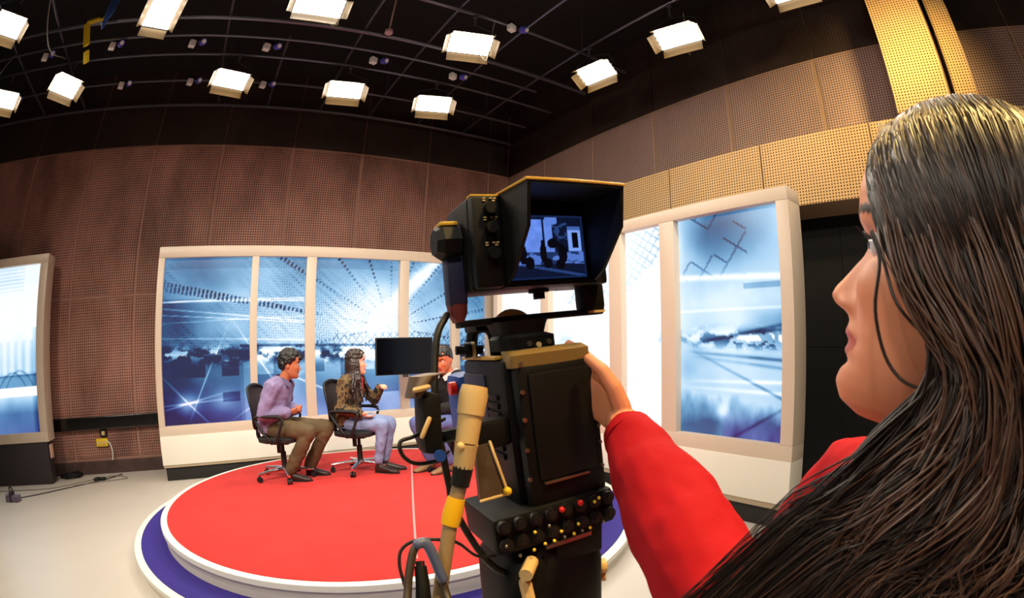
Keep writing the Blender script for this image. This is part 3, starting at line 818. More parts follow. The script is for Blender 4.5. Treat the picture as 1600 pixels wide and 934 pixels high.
box_('cap', (-.12, -.045, .075), (-.02, .05, .105), mat('pale grey plastic', (.6, .57, .62), rough=.4), t, bev=.01)
box_('strap', (-.035, -.06, 0), (.0, .07, .12), M_CHAR, t, bev=.008)
bm = BM(); tube(bm, [Vector(p) for p in spline([(-.03, 0, .10), (-.05, .0, .16), (-.0, .0, .17), (.02, 0, .11)], 12)], .012, seg=6); finish('handle', bm, M_CHAR, t, smooth=True)

# ------------------------------------------------------------------ monitor on the picture wall
t = thing('television', 'black flat television on a bracket in front of the long picture wall', 'television', (2.225, 6.02, 1.395))
box_('casing', (-.388, -.02, -.230), (.388, .02, .230), M_BLACK, t, bev=.006)
bm = BM(); box(bm, (-.376, -.0225, -.218), (.376, -.0195, .218)); finish('screen', bm, M_TVB, t)
bm = BM(); box(bm, (-.08, .02, -.12), (.10, .05, .1)); tube(bm, [(0, .05, 0), (.21, .60, 0)], .025, seg=8, caps='flat'); box(bm, (.165, .575, -.10), (.265, .598, .08))
finish('wall_arm', bm, M_BLACK, t)
bm = BM(); box(bm, (-.02, -.015, -.262), (.045, .02, -.226), bev=.004); finish('bracket', bm, M_CHAR, t)

# ------------------------------------------------------------------ people
HP = dict(
    z=[-.127, -.118, -.105, -.095, -.088, -.0805, -.0735, -.0665, -.0585, -.0525, -.046, -.040, -.033, -.020, -.005, .005, .015, .025, .040, .060, .080, .100, .115, .1245],
    yf=[.074, .092, .0990, .0965, .0895, .0965, .0925, .0985, .0960, .0985, .112, .1165, .1135, .1035, .0925, .0885, .0925, .097, .098, .0945, .083, .061, .036, .004],
    yb=[.070, .085, .088, .086, .0855, .0862, .0865, .087, .087, .087, .087, .087, .087, .0865, .0845, .0850, .0900, .0945, .097, .0935, .082, .060, .035, .003],
    w=[.016, .031, .041, .0475, .0515, .0545, .0570, .0590, .0615, .0630, .0645, .0655, .0668, .0685, .0700, .0710, .0718, .0722, .0725, .0715, .0660, .0530, .0345, .004],
    yk=[.034, .018, .004, -.008, -.020, -.032, -.044, -.056, -.066, -.072, -.078, -.082, -.086, -.091, -.095, -.0965, -.098, -.099, -.099, -.096, -.087, -.068, -.042, -.004])

def head(bm, T, nz=56, nphi=56, ears=True, tweak=None):
    """adds a head (eyes at z=0, facing +y) as a closed grid; T places it"""
    zz = np.linspace(-.127, .1245, nz)
    g = {k: np.interp(zz, HP['z'], HP[k]) for k in ('yf', 'yb', 'w', 'yk')}
    if tweak: tweak(zz, g)
    rows = []
    for i, z in enumerate(zz):
        row = []
        w, yb, yk, yf = g['w'][i], g['yb'][i], g['yk'][i], g['yf'][i]
        yc = -.006 if z > -.06 else -.006 + (z + .06) * -.35
        sig = np.interp(z, [-.122, -.10, -.088, -.08, -.066, -.056, -.047, -.038, -.02, .0, .02, .05], [.020, .022, .026, .024, .024, .014, .0125, .0105, .0085, .0085, .02, .035])
        for k in range(nphi):
            u = 2 * PI * (k + .5) / nphi
            # crowd samples towards the front of the face
            a = u - .55 * math.sin(u)
            sx, cy = math.sin(a), math.cos(a)
            x = w * math.copysign(abs(sx) ** .86, sx)
            if cy >= 0: y = yc + (yb - yc) * cy ** .80
            else: y = yc + (yc - yk) * math.copysign(abs(cy) ** .90, cy)
            if cy > 0:
                y += (yf - yb) * math.exp(-(x / sig) ** 2)
                for s in (-1, 1):
                    xe = x - s * .031
                    y -= .0125 * math.exp(-(xe / .0155) ** 2 - ((z - .000) / .0105) ** 2)
                    y += .0035 * math.exp(-(xe / .022) ** 2 - ((z - .019) / .007) ** 2)
                    y += .0050 * math.exp(-((abs(x) - .045) / .02) ** 2 - ((z + .032) / .018) ** 2)
                    y += .0075 * math.exp(-((x - s * .0125) / .0052) ** 2 - ((z + .046) / .0065) ** 2)
                    y -= .0028 * math.exp(-((x - s * .026) / .008) ** 2 - ((z + .072) / .012) ** 2)
            row.append(bm.verts.new(T @ Vector((x, y, z))))
        rows.append(row)
    for i in range(nz - 1):
        for k in range(nphi):
            bm.faces.new((rows[i][k], rows[i][(k + 1) % nphi], rows[i + 1][(k + 1) % nphi], rows[i + 1][k]))
    bm.faces.new(list(reversed(rows[0]))); bm.faces.new(rows[-1])
    if ears:
        for s in (-1, 1):
            E_ = T @ Matrix.Translation((s * .073, -.012, -.018)) @ Matrix.Rotation(R(-10), 4, 'X') @ Matrix.Rotation(R(s * 22), 4, 'Z')
            ball(bm, (0, 0, 0), 1, E_ @ Matrix.Diagonal((.0075, .017, .030, 1)), u=12, v=10)
    return bm

def hand(bm, wrist, fwd, palm_n, s=1.0, curl=.5, thumb=1, spread=.12, curls=None):
    """palm with four separate bent fingers and a thumb. fwd: towards the fingertips; palm_n: out of the palm; thumb: +1/-1 side along fwd x palm_n"""
    f = Vector(fwd).normalized(); n = Vector(palm_n); n = (n - f * n.dot(f)).normalized(); r = f.cross(n)
    w = Vector(wrist)
    A = lambda a, b, c: w + (f * a + r * b + n * c) * s
    # palm
    loft(bm, [(A(-.012, 0, 0), r * .021 * s, n * .014 * s), (A(.012, 0, 0), r * .026 * s, n * .0145 * s), (A(.045, 0, 0), r * .036 * s, n * .0145 * s), (A(.078, -.002, 0), r * .040 * s, n * .0125 * s), (A(.090, -.002, 0), r * .036 * s, n * .009 * s)], seg=16, n=2.6)
    for k, (off, L) in enumerate(((.0285, .066), (.0100, .075), (-.0090, .070), (-.0270, .055))):
        c = (curls[k] if curls else curl)
        b = off * thumb
        p = Vector((.082, b, 0)); ang = 0.0
        pts = [A(.060, b * .95, 0), A(*p)]
        for seg_, q in zip((.45, .30, .25), (.75, 1.0, .7)):
            ang += c * q
            p = p + Vector((math.cos(ang) * L * seg_, spread * (off / .028) * thumb * L * seg_ * (1 - min(c, 1) * .6), math.sin(ang) * L * seg_))
            pts.append(A(*p))
        tube(bm, pts, [.0100 * s, .0098 * s, .0088 * s, .0080 * s, .0066 * s], seg=10)
    t = thumb
    tube(bm, [A(.014, .018 * t, .002), A(.036, .038 * t, .012), A(.060, .050 * t, .020 + .010 * curl), A(.082, .052 * t, .028 + .016 * curl)], [.0140 * s, .0125 * s, .0100 * s, .0078 * s], seg=10)
    return bm

def skin_colours(me, T, base, lip, brow, blush=None):
    """per-vertex colour in head space: lips, brows and a faint warmth of the cheeks"""
    v = coords(me)
    Ti = np.array(T.inverted())
    h = v @ Ti[:3, :3].T + Ti[:3, 3]
    c = np.tile(np.array(lin(base)), (len(v), 1))
    x, y, z = h.T
    c *= (1 + .05 * (fbm(v[:, 0] * 40 + v[:, 2] * 13, v[:, 1] * 40 + v[:, 2] * 31, 3) - .5))[:, None] 
    zl = -.0735 - .05 * np.abs(x) * 0
    ml = (np.abs(x) < .0245) & (y > .075) & (np.abs(z - zl) < .0128 - .0090 * (np.abs(x) / .0245) ** 2)
    c[ml] = np.array(lin(lip))
    mb = (np.abs(np.abs(x) - .030) < .019) & (y > .055) & (np.abs(z - .0215 - .004 * np.clip(1 - np.abs(np.abs(x) - .034) / .02, 0, 1)) < .0036)
    c[mb] = np.array(lin(brow))
    vcol(me, c)

def eyes(parent, T, s=1.0):
    for q in (-1, 1):
        bm = BM(); ball(bm, (0, 0, 0), 1, T @ Matrix.Translation((q * .031, .0690, .0)) @ Matrix.Diagonal((.0120, .0120, .0112, 1)), u=16, v=12)
        e = finish('eye', bm, M_EYE, parent, smooth=True)
        bm = BM(); ball(bm, (0, 0, 0), 1, T @ Matrix.Translation((q * .0335, .0765, -.0005)) @ Matrix.Diagonal((.0058, .0042, .0058, 1)), u=12, v=8)
        finish('iris', bm, M_IRIS, e, smooth=True)

def wrinkle(me, amp, sc, seed=0.0, stretch=(1, 1, 1)):
    v = coords(me); n = normals(me)
    d = np.array([mnoise.noise(Vector((p[0] * sc * stretch[0] + seed, p[1] * sc * stretch[1], p[2] * sc * stretch[2]))) + .5 * mnoise.noise(Vector((p[0] * sc * 2.3, p[1] * sc * 2.3 + seed, p[2] * sc * 2.3))) for p in v])
    set_coords(me, v + n * (d * amp)[:, None])

def head_T(c, yaw=0.0, pitch=0.0, roll=0.0, s=1.0):
    return Matrix.Translation(Vector(c)) @ Matrix.Rotation(R(yaw), 4, 'Z') @ Matrix.Rotation(R(pitch), 4, 'X') @ Matrix.Rotation(R(roll), 4, 'Y') @ Matrix.Scale(s, 4)

def seated(label, loc, rz, J, skin, clothes, hair_fn, lips=(.62, .30, .28), brow=(.10, .06, .05), s=1.0, zoff=0.0):
    """a seated adult in local space (facing +y, floor at z=0). J: joints. clothes: dict of materials"""
    t = thing('person', label, 'person', loc, rz)
    V = {k: Vector(v) for k, v in J.items() if isinstance(v, tuple)}
    TH = head_T(V['head'], J.get('hyaw', 0), J.get('hpitch', 0), J.get('hroll', 0), J.get('hs', 1.0))
    fem = J.get('slim', 1.0)
    neck0 = TH @ Vector((0, -.02, -.07))
    def torso(bm, inf=0.0, top=True):
        sh = (V['shR'] - V['shL']) / 2
        side = sh.normalized()
        def ring(c, hw, hd):
            f = side.cross(Vector((0, 0, 1))) if abs(side.z) < .9 else Vector((0, 1, 0))
            return (c, side * (hw * fem + inf), f * (hd + inf))
        rows = [ring(V['pelvis'] + Vector((0, 0, -.05)), .155, .105), ring(V['pelvis'] + Vector((0, 0, .04)), .162, .115), ring(V['belly'], .148, .108),
                ring(V['chest'], .165, .115), ring((V['chest'] + V['neck']) / 2 + Vector((0, 0, .02)), .150, .095), ring(V['neck'] + Vector((0, -.005, -.025)), .085, .065)]
        if top: rows.append(ring(V['neck'] + Vector((0, 0, .012)), .056, .055))
        loft(bm, rows, seg=24, n=2.3)
    def arms(bm, inf=0.0, to=1.0):
        for q in 'RL':
            a, b, c = V['sh' + q], V['el' + q], V['wr' + q]
            e = b.lerp(c, to)
            tube(bm, [a.lerp(V['neck'], .35), a, a.lerp(b, .5), b], [.058 * fem + inf, .058 * fem + inf, .047 * fem + inf, .040 * fem + inf], seg=12)
            tube(bm, [b, b.lerp(e, .45), e], [.041 * fem + inf, .038 * fem + inf, .027 + inf * (1 if to < 1 else .7)], seg=12)
    # one continuous body: head, neck, trunk, arms, hands
    bm = BM()
    head(bm, TH, ears=J.get('ears', True))
    tube(bm, [V['neck'] + Vector((0, 0, -.04)), neck0, TH @ Vector((0, .0, -.03))], [.060, .052 * (.92 if fem < 1 else 1.05), .050], seg=14)
    torso(bm, -.012)
    arms(bm, -.006)
    for q in 'RL':
        hd = J['hand' + q]
        hand(bm, V['wr' + q], hd['f'], hd['n'], s=hd.get('s', .95), curl=hd.get('curl', .5), thumb=hd.get('thumb', 1))
    for q in 'RL':
        hp, kn, an = V['hip' + q], V['kn' + q], V['an' + q]
        tube(bm, [hp, hp.lerp(kn, .5), kn], [.070, .062, .050], seg=12)
        tube(bm, [kn, kn.lerp(an, .4), an], [.048, .045, .032], seg=12)
    me = remesh(bm, .0065, 2)
    skin_colours(me, TH, skin, lips, brow)
    body = mesh_obj('body', me, M_SKIN, t)
    eyes(t, TH)
    # top
    bm = BM(); torso(bm, J.get('bulk', .008), top=False); arms(bm, J.get('bulk', .008) + .002, J.get('sleeve', .93))
    me = remesh(bm, .010, 3); wrinkle(me, .011, 11, 3.0)
    mesh_obj(J.get('topname', 'shirt'), me, clothes['top'], t)
    # trousers
    bm = BM()
    lg = J.get('leg', 1.0)
    for q in 'RL':
        hp, kn, an = V['hip' + q], V['kn' + q], V['an' + q]
        tube(bm, [V['pelvis'] + Vector((0, 0, -.03)), hp, hp.lerp(kn, .5), kn.lerp(hp, .04)], [.10, .092 * lg, .082 * lg, .068 * lg], seg=14)
        tube(bm, [kn, kn.lerp(an, .4), kn.lerp(an, .98)], [.066 * lg, .062 * lg, J.get('cuff', .055)], seg=14)
    loft(bm, [(V['pelvis'] + Vector((0, 0, -.075)), Vector((.155, 0, 0)), Vector((0, .10, 0))), (V['pelvis'] + Vector((0, 0, .03)), Vector((.16, 0, 0)), Vector((0, .115, 0)))], seg=20, n=2.4)
    me = remesh(bm, .010, 3); wrinkle(me, .010, 10, 8.0)
    mesh_obj('trousers', me, clothes['legs'], t)
    for q in 'RL':
        an, to = V['an' + q], V['toe' + q]
        d = (to - an); d.z = 0; d.normalize(); sd = Vector((0, 0, 1)).cross(d)
        heel = Vector((an.x, an.y, 0)) - d * .045
        zb = min(an.z - .085, to.z - .02)
        bm = BM()
        loft(bm, [(heel + Vector((0, 0, zb + .034)), sd * .026, Vector((0, 0, .034))), (heel + d * .05 + Vector((0, 0, zb + .046)), sd * .034, Vector((0, 0, .046))), (heel + d * .12 + Vector((0, 0, zb + .036)), sd * .037, Vector((0, 0, .036))),
                  (heel + d * .19 + Vector((0, 0, zb + .025)), sd * .043, Vector((0, 0, .025))), (heel + d * .245 + Vector((0, 0, zb + .019)), sd * .034, Vector((0, 0, .018))), (heel + d * .265 + Vector((0, 0, zb + .016)), sd * .016, Vector((0, 0, .010)))], seg=14, n=2.4)
        tube(bm, [heel + d * .045 + Vector((0, 0, zb + .05)), an], [.036, .034], seg=12)
        sh_ = mesh_obj('shoe', remesh(bm, .006, 2), clothes['shoe'], t)
        bm = BM()
        loft(bm, [(heel + Vector((0, 0, zb + .006)), sd * .030, Vector((0, 0, .006))), (heel + d * .12 + Vector((0, 0, zb + .006)), sd * .040, Vector((0, 0, .006))), (heel + d * .19 + Vector((0, 0, zb + .006)), sd * .047, Vector((0, 0, .006))), (heel + d * .27 + Vector((0, 0, zb + .007)), sd * .018, Vector((0, 0, .006)))], seg=14, n=3)
        finish('sole', bm, M_RUB, sh_, smooth=40)
    if clothes.get('collar'):
        bm = BM()
        cx_ = V['neck']
        for q in (-1, 1):
            a = [cx_ + Vector((0, .004, .004)) + Vector(p) * (1.12 + 7 * J.get('bulk', .01)) for p in ((0, -.062, .045), (q * .045, -.045, .045), (q * .060, .0, .030), (q * .045, .055, .005), (q * .018, .078, -.022), (q * .052, .082, -.052), (q * .082, .045, -.025), (q * .088, -.005, .005), (q * .06, -.065, .020), (0, -.085, .02))]
            mid = [a[0], a[1], a[2], a[3], a[4]]; out = [a[9], a[8], a[7], a[6], a[5]]
            m_ = [bm.verts.new(p) for p in mid]; o_ = [bm.verts.new(p) for p in out]
            for k in range(4): bm.faces.new((m_[k], m_[k + 1], o_[k + 1], o_[k]) if q > 0 else (m_[k + 1], m_[k], o_[k], o_[k + 1]))
        bmesh.ops.solidify(bm, geom=bm.faces[:], thickness=.006)
        finish('collar', bm, clothes['collar'], t, smooth=50)
    hair_fn(t, TH)
    return t, TH, V

def scalp_points(n, cond, grow=1.0, seed=1):
    """points scattered on the skull where cond(x, y, z) holds (head space)"""
    rng = np.random.default_rng(seed)
    out = []
    while len(out) < n:
        z = rng.uniform(-.09, .118); i = rng.uniform(0, 2 * PI)
        w, yb, yk = (np.interp(z, HP['z'], HP[k]) for k in ('w', 'yb', 'yk'))
        sx, cy = math.sin(i), math.cos(i)
        x = w * sx; y = -.006 + ((yb + .006) * cy if cy >= 0 else (-.006 - yk) * cy)
        if cond(x, y, z): out.append((x * grow, -.0 + y * grow, z * grow))
    return out

def hair_short(seed, r0, r1, hairline, m, curly=.004, top=.012):
    def fn(t, TH):
        bm = BM()
        loft(bm, [((0, -.034, .046 + k * .0118), Vector((np.interp(.046 + k * .0118, HP['z'], HP['w']) + .006, 0, 0)), Vector((0, np.interp(.046 + k * .0118, HP['z'], [-q for q in HP['yk']]) - .022, 0))) for k in range(7)], seg=20)
        for p in scalp_points(210 if r0 > .012 else 620, hairline, 1.02, seed):
            ball(bm, p, random.uniform(r0, r1), u=8, v=6)
        xform(bm, TH)
        me = remesh(bm, .006, 2); wrinkle(me, curly, 70, seed)
        mesh_obj('hair', me, m, t)
    return fn

def hair_long(seed, m, length=.42):
    def fn(t, TH):
        bm = BM()
        for p in scalp_points(170, lambda x, y, z: z > .035 - .9 * max(0, .03 - y) and (y < .070 or z > .075), 1.02, seed):
            ball(bm, p, random.uniform(.012, .017), u=8, v=6)
        loft(bm, [((0, -.012, .03 + k * .0145), Vector((np.interp(.03 + k * .0145, HP['z'], HP['w']) + .007, 0, 0)), Vector((0, np.interp(.03 + k * .0145, HP['z'], [-q for q in HP['yk']]) - .006, 0))) for k in range(7)], seg=20)
        xform(bm, TH)
        rng = random.Random(seed)
        O = TH.translation
        for k in range(54):
            a = rng.uniform(.98, 2 * PI - .98)
            x, y = .074 * math.sin(a), -.008 + .082 * math.cos(a)
            p0 = TH @ Vector((x * .85, y * .85, .06)); p1 = TH @ Vector((x * 1.10, y * 1.10, -.01)); p2 = TH @ Vector((x * 1.16, y * 1.12, -.09))
            L = length * rng.uniform(.75, 1.05)
            out = Vector((math.sin(a) * .07, math.cos(a) * .06 + .045, 0))
            ph = rng.uniform(0, 6)
            pts = [p0, p1, p2] + [p2 + Vector((out.x * q + .022 * math.sin(ph + q * 9), out.y * q + .01 * math.cos(ph + q * 8), -L * .72 * q)) for q in (.3, .6, 1.0)]
            P = spline(pts, 14)
            tube(bm, [Vector(p) for p in P], list(np.interp(np.linspace(0, 1, 14), [0, .3, .75, 1], [.012, .017, .016, .006])), seg=7)
        me = remesh(bm, .006, 1); wrinkle(me, .004, 60, seed)
        mesh_obj('hair', me, m, t)
    return fn

# ---- office chairs
def office_chair(label, loc, rz, spin=0.0):
    t = thing('office_chair', label, 'chair', loc, rz)
    for k in range(5):
        a = spin + 2 * PI * k / 5
        d = Vector((math.cos(a), math.sin(a), 0)); n = Vector((-d.y, d.x, 0))
        bm = BM()
        loft(bm, [(Vector((0, 0, .098)) + d * .02, n * .026, Vector((0, 0, .022))), (Vector((0, 0, .094)) + d * .15, n * .021, Vector((0, 0, .017))), (Vector((0, 0, .078)) + d * .315, n * .016, Vector((0, 0, .012)))], seg=10, n=3)
        lg = finish('base_arm', bm, M_CHROME, t, smooth=50)
        bm = BM()
        c = d * .305 + Vector((0, 0, .0275))
        for q in (-1, 1): disc(bm, c + n * (.006 * q), n * q, .0275, .017, seg=14)
        disc(bm, c + Vector((0, 0, .01)), (0, 0, 1), .008, .045, seg=8)
        finish('caster', bm, M_RUB, lg, smooth=40)
    bm = BM(); disc(bm, (0, 0, .075), (0, 0, 1), .040, .045, seg=18); finish('hub', bm, M_CHROME, t, smooth=40)
    bm = BM(); disc(bm, (0, 0, .115), (0, 0, 1), .030, .15, seg=14); disc(bm, (0, 0, .26), (0, 0, 1), .018, .10, seg=12); box(bm, (-.09, -.10, .345), (.09, .10, .375), bev=.008); box(bm, (.09, -.02, .27), (.12, .02, .36), bev=.005)
    finish('gas_column', bm, M_RUB, t, smooth=40)
    bm = BM()
    loft(bm, [((0, 0, .372), Vector((.19, 0, 0)), Vector((0, .19, 0))), ((0, 0, .385), Vector((.225, 0, 0)), Vector((0, .22, 0))), ((0, .0, .415), Vector((.23, 0, 0)), Vector((0, .225, 0))), ((0, 0, .430), Vector((.20, 0, 0)), Vector((0, .20, 0)))], seg=28, n=4)
    finish('seat', bm, M_SEAT, t, smooth=50)
    # backrest: bent frame with stretched mesh
    fr = [(-.05, -.245, .50), (-.17, -.235, .53), (-.215, -.225, .66), (-.215, -.255, .80), (-.18, -.285, .895), (-.06, -.30, .925), (.06, -.30, .925), (.18, -.285, .895), (.215, -.255, .80), (.215, -.225, .66), (.17, -.235, .53), (.05, -.245, .50), (-.05, -.245, .50)]
    bm = BM(); tube(bm, [Vector(p) for p in spline(fr, 60)], .015, seg=8)
    bk = finish('back_frame', bm, M_RUB, t, smooth=True)
    bm = BM()
    rows = []
    for z, hw, y in ((.52, .155, -.245), (.60, .195, -.232), (.68, .207, -.232), (.78, .207, -.254), (.86, .192, -.277), (.915, .13, -.297)):
        rows.append([bm.verts.new((hw * x_, y - .03 * (1 - x_ * x_) , z)) for x_ in np.linspace(-1, 1, 9)])
    for a_, b_ in zip(rows[:-1], rows[1:]):
        for k in range(8): bm.faces.new((a_[k], a_[k + 1], b_[k + 1], b_[k]))
    bmesh.ops.solidify(bm, geom=bm.faces[:], thickness=.008)
    finish('back_mesh', bm, M_MESHF, bk, smooth=50)
    bm = BM(); tube(bm, [Vector(p) for p in spline([(0, -.05, .365), (0, -.20, .36), (0, -.275, .42), (0, -.268, .56)], 16)], .020, seg=8, squash=1.6)
    finish('back_stay', bm, M_RUB, t, smooth=True)
    for q in (-1, 1):
        bm = BM()
        lp = [(q * .20, .06, .375), (q * .265, .05, .40), (q * .275, .10, .52), (q * .27, .12, .615), (q * .27, -.03, .635), (q * .27, -.17, .615), (q * .275, -.10, .50), (q * .265, -.02, .40), (q * .20, -.04, .375)]
        tube(bm, [Vector(p) for p in spline(lp, 44)], .014, seg=8)
        ar = finish('armrest', bm, M_RUB, t, smooth=True)
        bm = BM(); loft(bm, [((q * .27, -.18, .632), Vector((.022, 0, 0)), Vector((0, 0, .010))), ((q * .27, -.14, .642), Vector((.036, 0, 0)), Vector((0, 0, .013))), ((q * .27, .08, .640), Vector((.036, 0, 0)), Vector((0, 0, .013))), ((q * .27, .125, .625), Vector((.024, 0, 0)), Vector((0, 0, .010)))], seg=14, n=3)
        finish('arm_pad', bm, M_SEAT, ar, smooth=50)
    return t

# ---- the three seated guests
M_LAV = mat('lavender grey shirt cloth', (.52, .46, .62), rough=.8, var=.10, vscale=9, bump=.3, bscale=26)
M_OLIVE = mat('olive brown trouser cloth', (.34, .27, .17), rough=.8, var=.14, vscale=7, bump=.3, bscale=20)
M_DENIM = mat('pale blue denim', (.50, .56, .72), rough=.85, var=.14, vscale=7, bump=.3, bscale=26)
M_DENIM2 = mat('grey blue denim', (.36, .40, .62), rough=.85, var=.16, vscale=8, bump=.3, bscale=26)
M_BLKKNIT = mat('black knit', (.07, .065, .07), rough=.9, bump=.3, bscale=60)
M_SHOE = mat('dark brown shoe leather', (.17, .11, .09), rough=.45)
M_SHOET = mat('tan shoe leather', (.55, .42, .28), rough=.5)
M_REDTOP = mat('red knit', (.80, .08, .08), rough=.8)
M_COLLAR = mat('white collar cloth', (.93, .90, .90), rough=.7)
M_CAMO = mat('camouflage cloth', (.40, .31, .19), rough=.85, bump=.3, bscale=30)
nt = M_CAMO.node_tree
tc = nt.nodes.new('ShaderNodeTexCoord'); nz_ = nt.nodes.new('ShaderNodeTexNoise'); nz_.inputs['Scale'].default_value = 15; nz_.inputs['Detail'].default_value = 2
rp = nt.nodes.new('ShaderNodeValToRGB'); rp.color_ramp.interpolation = 'CONSTANT'
rp.color_ramp.elements[0].color = lin((.10, .07, .06)) + (1,); rp.color_ramp.elements[0].position = 0
rp.color_ramp.elements[1].color = lin((.42, .33, .20)) + (1,); rp.color_ramp.elements[1].position = .46
e_ = rp.color_ramp.elements.new(.58); e_.color = lin((.30, .20, .13)) + (1,)
nt.links.new(tc.outputs['Object'], nz_.inputs['Vector']); nt.links.new(nz_.outputs[0], rp.inputs[0]); nt.links.new(rp.outputs[0], nt.nodes['Principled BSDF'].inputs['Base Color'])

office_chair('black office chair with chrome star base under the man in lavender shirt', (.50, 5.12, ZS), R(-118), spin=.5)
office_chair('black office chair with chrome star base under the woman in camouflage jacket', (1.32, 5.06, ZS), R(-130), spin=.15)
office_chair('black office chair under the man in black sweater, partly behind the studio camera', (2.22, 4.66, ZS), R(104), spin=.3)

J1 = dict(pelvis=(0, -.11, .52), belly=(0, -.065, .64), chest=(0, -.025, .80), neck=(0, .045, .955), head=(0, .135, 1.118), hyaw=22, hpitch=-8, hs=1.10,
          shR=(.185, .0, .905), shL=(-.185, .02, .905), elR=(.235, -.10, .655), wrR=(.085, .125, .655), elL=(-.235, -.02, .665), wrL=(-.07, .165, .665),
          handR=dict(f=(-.45, .85, .15), n=(-.75, -.3, .5), curl=.75, thumb=-1), handL=dict(f=(.55, .75, .1), n=(.7, -.4, .4), curl=.75, thumb=1),
          hipR=(.09, -.06, .505), knR=(.135, .36, .475), anR=(.13, .12, .115), toeR=(.13, .26, .02), hipL=(-.09, -.06, .505), knL=(-.16, .46, .475), anL=(-.13, .24, .10), toeL=(-.13, .39, .02),
          leg=1.16, cuff=.070, bulk=.030)
seated('dark haired man in lavender shirt and olive trousers leaning forward on his chair', (.50, 5.12, ZS), R(-118), J1, (.74, .45, .32), dict(top=M_LAV, legs=M_OLIVE, shoe=M_SHOE, collar=M_LAV),
       hair_short(5, .016, .024, lambda x, y, z: z > .050 - .95 * max(0, .045 - y) and z > -.055, M_HAIRD, .004))
J2 = dict(pelvis=(0, -.105, .52), belly=(0, -.10, .64), chest=(0, -.075, .80), neck=(0, -.045, .955), head=(0, .005, 1.105), hyaw=24, hpitch=2, hs=1.04, ears=False, slim=.90,
          shR=(.165, -.055, .905), shL=(-.165, -.055, .905), elR=(.235, -.09, .66), wrR=(.165, .12, .60), elL=(-.245, .10, .70), wrL=(-.17, .20, .83),
          handR=dict(f=(-.2, .9, -.25), n=(-.2, .2, .9), curl=.3, thumb=1), handL=dict(f=(.55, .6, .35), n=(.3, .3, -.8), curl=.8, thumb=1),
          hipR=(.085, -.05, .505), knR=(.075, .315, .485), anR=(.05, .235, .115), toeR=(.06, .38, .02), hipL=(-.085, -.05, .505), knL=(-.085, .335, .485), anL=(-.06, .26, .115), toeL=(-.10, .40, .02),
          leg=1.0, cuff=.046, bulk=.022, topname='jacket')
w2, T2, V2 = seated('woman with long wavy hair in camouflage jacket and pale jeans gesturing', (1.32, 5.06, ZS), R(-130), J2, (.90, .66, .55), dict(top=M_CAMO, legs=M_DENIM, shoe=M_SHOE), hair_long(4, M_HAIRB), lips=(.75, .30, .30))
bm = BM()
loft(bm, [((0, .022, .985), Vector((.045, 0, 0)), Vector((0, .024, 0))), ((0, .052, .945), Vector((.048, 0, 0)), Vector((0, .022, 0))), ((0, .064, .86), Vector((.040, 0, 0)), Vector((0, .018, 0))), ((0, .066, .78), Vector((.018, 0, 0)), Vector((0, .012, 0)))], seg=14)
finish('red_top', bm, M_REDTOP, w2, smooth=True)
bm = BM(); box(bm, (-.14, .19, .55), (-.04, .27, .557), M=Matrix.Rotation(R(12), 4, 'X'), bev=.002)
tag(finish('note_card', bm, mat('pale blue card', (.75, .80, .95)), None, loc=(1.36, 5.06, ZS + .005)), 'pale note card on the lap of the woman in camouflage jacket', 'card')
bpy.data.objects['note_card'].rotation_euler = (0, 0, R(-130))
J3 = dict(pelvis=(0, -.10, .52), belly=(0, -.085, .64), chest=(0, -.045, .80), neck=(0, .015, .955), head=(0, .085, 1.11), hyaw=20, hpitch=-18, hs=1.08,
          shR=(.185, -.02, .905), shL=(-.185, -.02, .905), elR=(.235, .02, .67), wrR=(.10, .23, .66), elL=(-.235, .02, .67), wrL=(-.09, .25, .62),
          handR=dict(f=(-.4, .85, .0), n=(-.5, -.3, -.5), curl=.6, thumb=-1), handL=dict(f=(.3, .85, -.1), n=(.3, -.2, -.8), curl=.5, thumb=1),
          hipR=(.09, -.05, .505), knR=(.14, .36, .485), anR=(.10, .22, .11), toeR=(.10, .36, .02), hipL=(-.09, -.05, .505), knL=(-.15, .38, .485), anL=(-.11, .16, .11), toeL=(-.11, .31, .02), leg=1.1, cuff=.06, bulk=.025, topname='sweater')
seated('short haired man in black sweater over white collar looking down at his lap', (2.22, 4.66, ZS), R(104), J3, (.80, .44, .30), dict(top=M_BLKKNIT, legs=M_DENIM2, shoe=M_SHOET, collar=M_COLLAR),
       hair_short(9, .010, .014, lambda x, y, z: z > .055 - .80 * max(0, .04 - y) and z > -.04, M_HAIRD, .0025))

# ------------------------------------------------------------------ studio camera with viewfinder, pan bar and pedestal
P0 = Vector((.443, .582, 1.291))
ST = thing('studio_camera', 'black broadcast camera with hooded viewfinder and beige pan bar on a tripod pedestal', 'video camera', (P0.x, P0.y, 0), R(-8.6))
UP = Matrix.Translation((0, 0, P0.z)) @ Matrix.Rotation(R(-6), 4, 'Y')     # the head is canted a little
def cp(name, bm, m, parent=None, smooth=40, M=UP):
    return finish(name, xform(bm, M) if M is not None else bm, m, parent or ST, smooth=smooth)
cm = .01
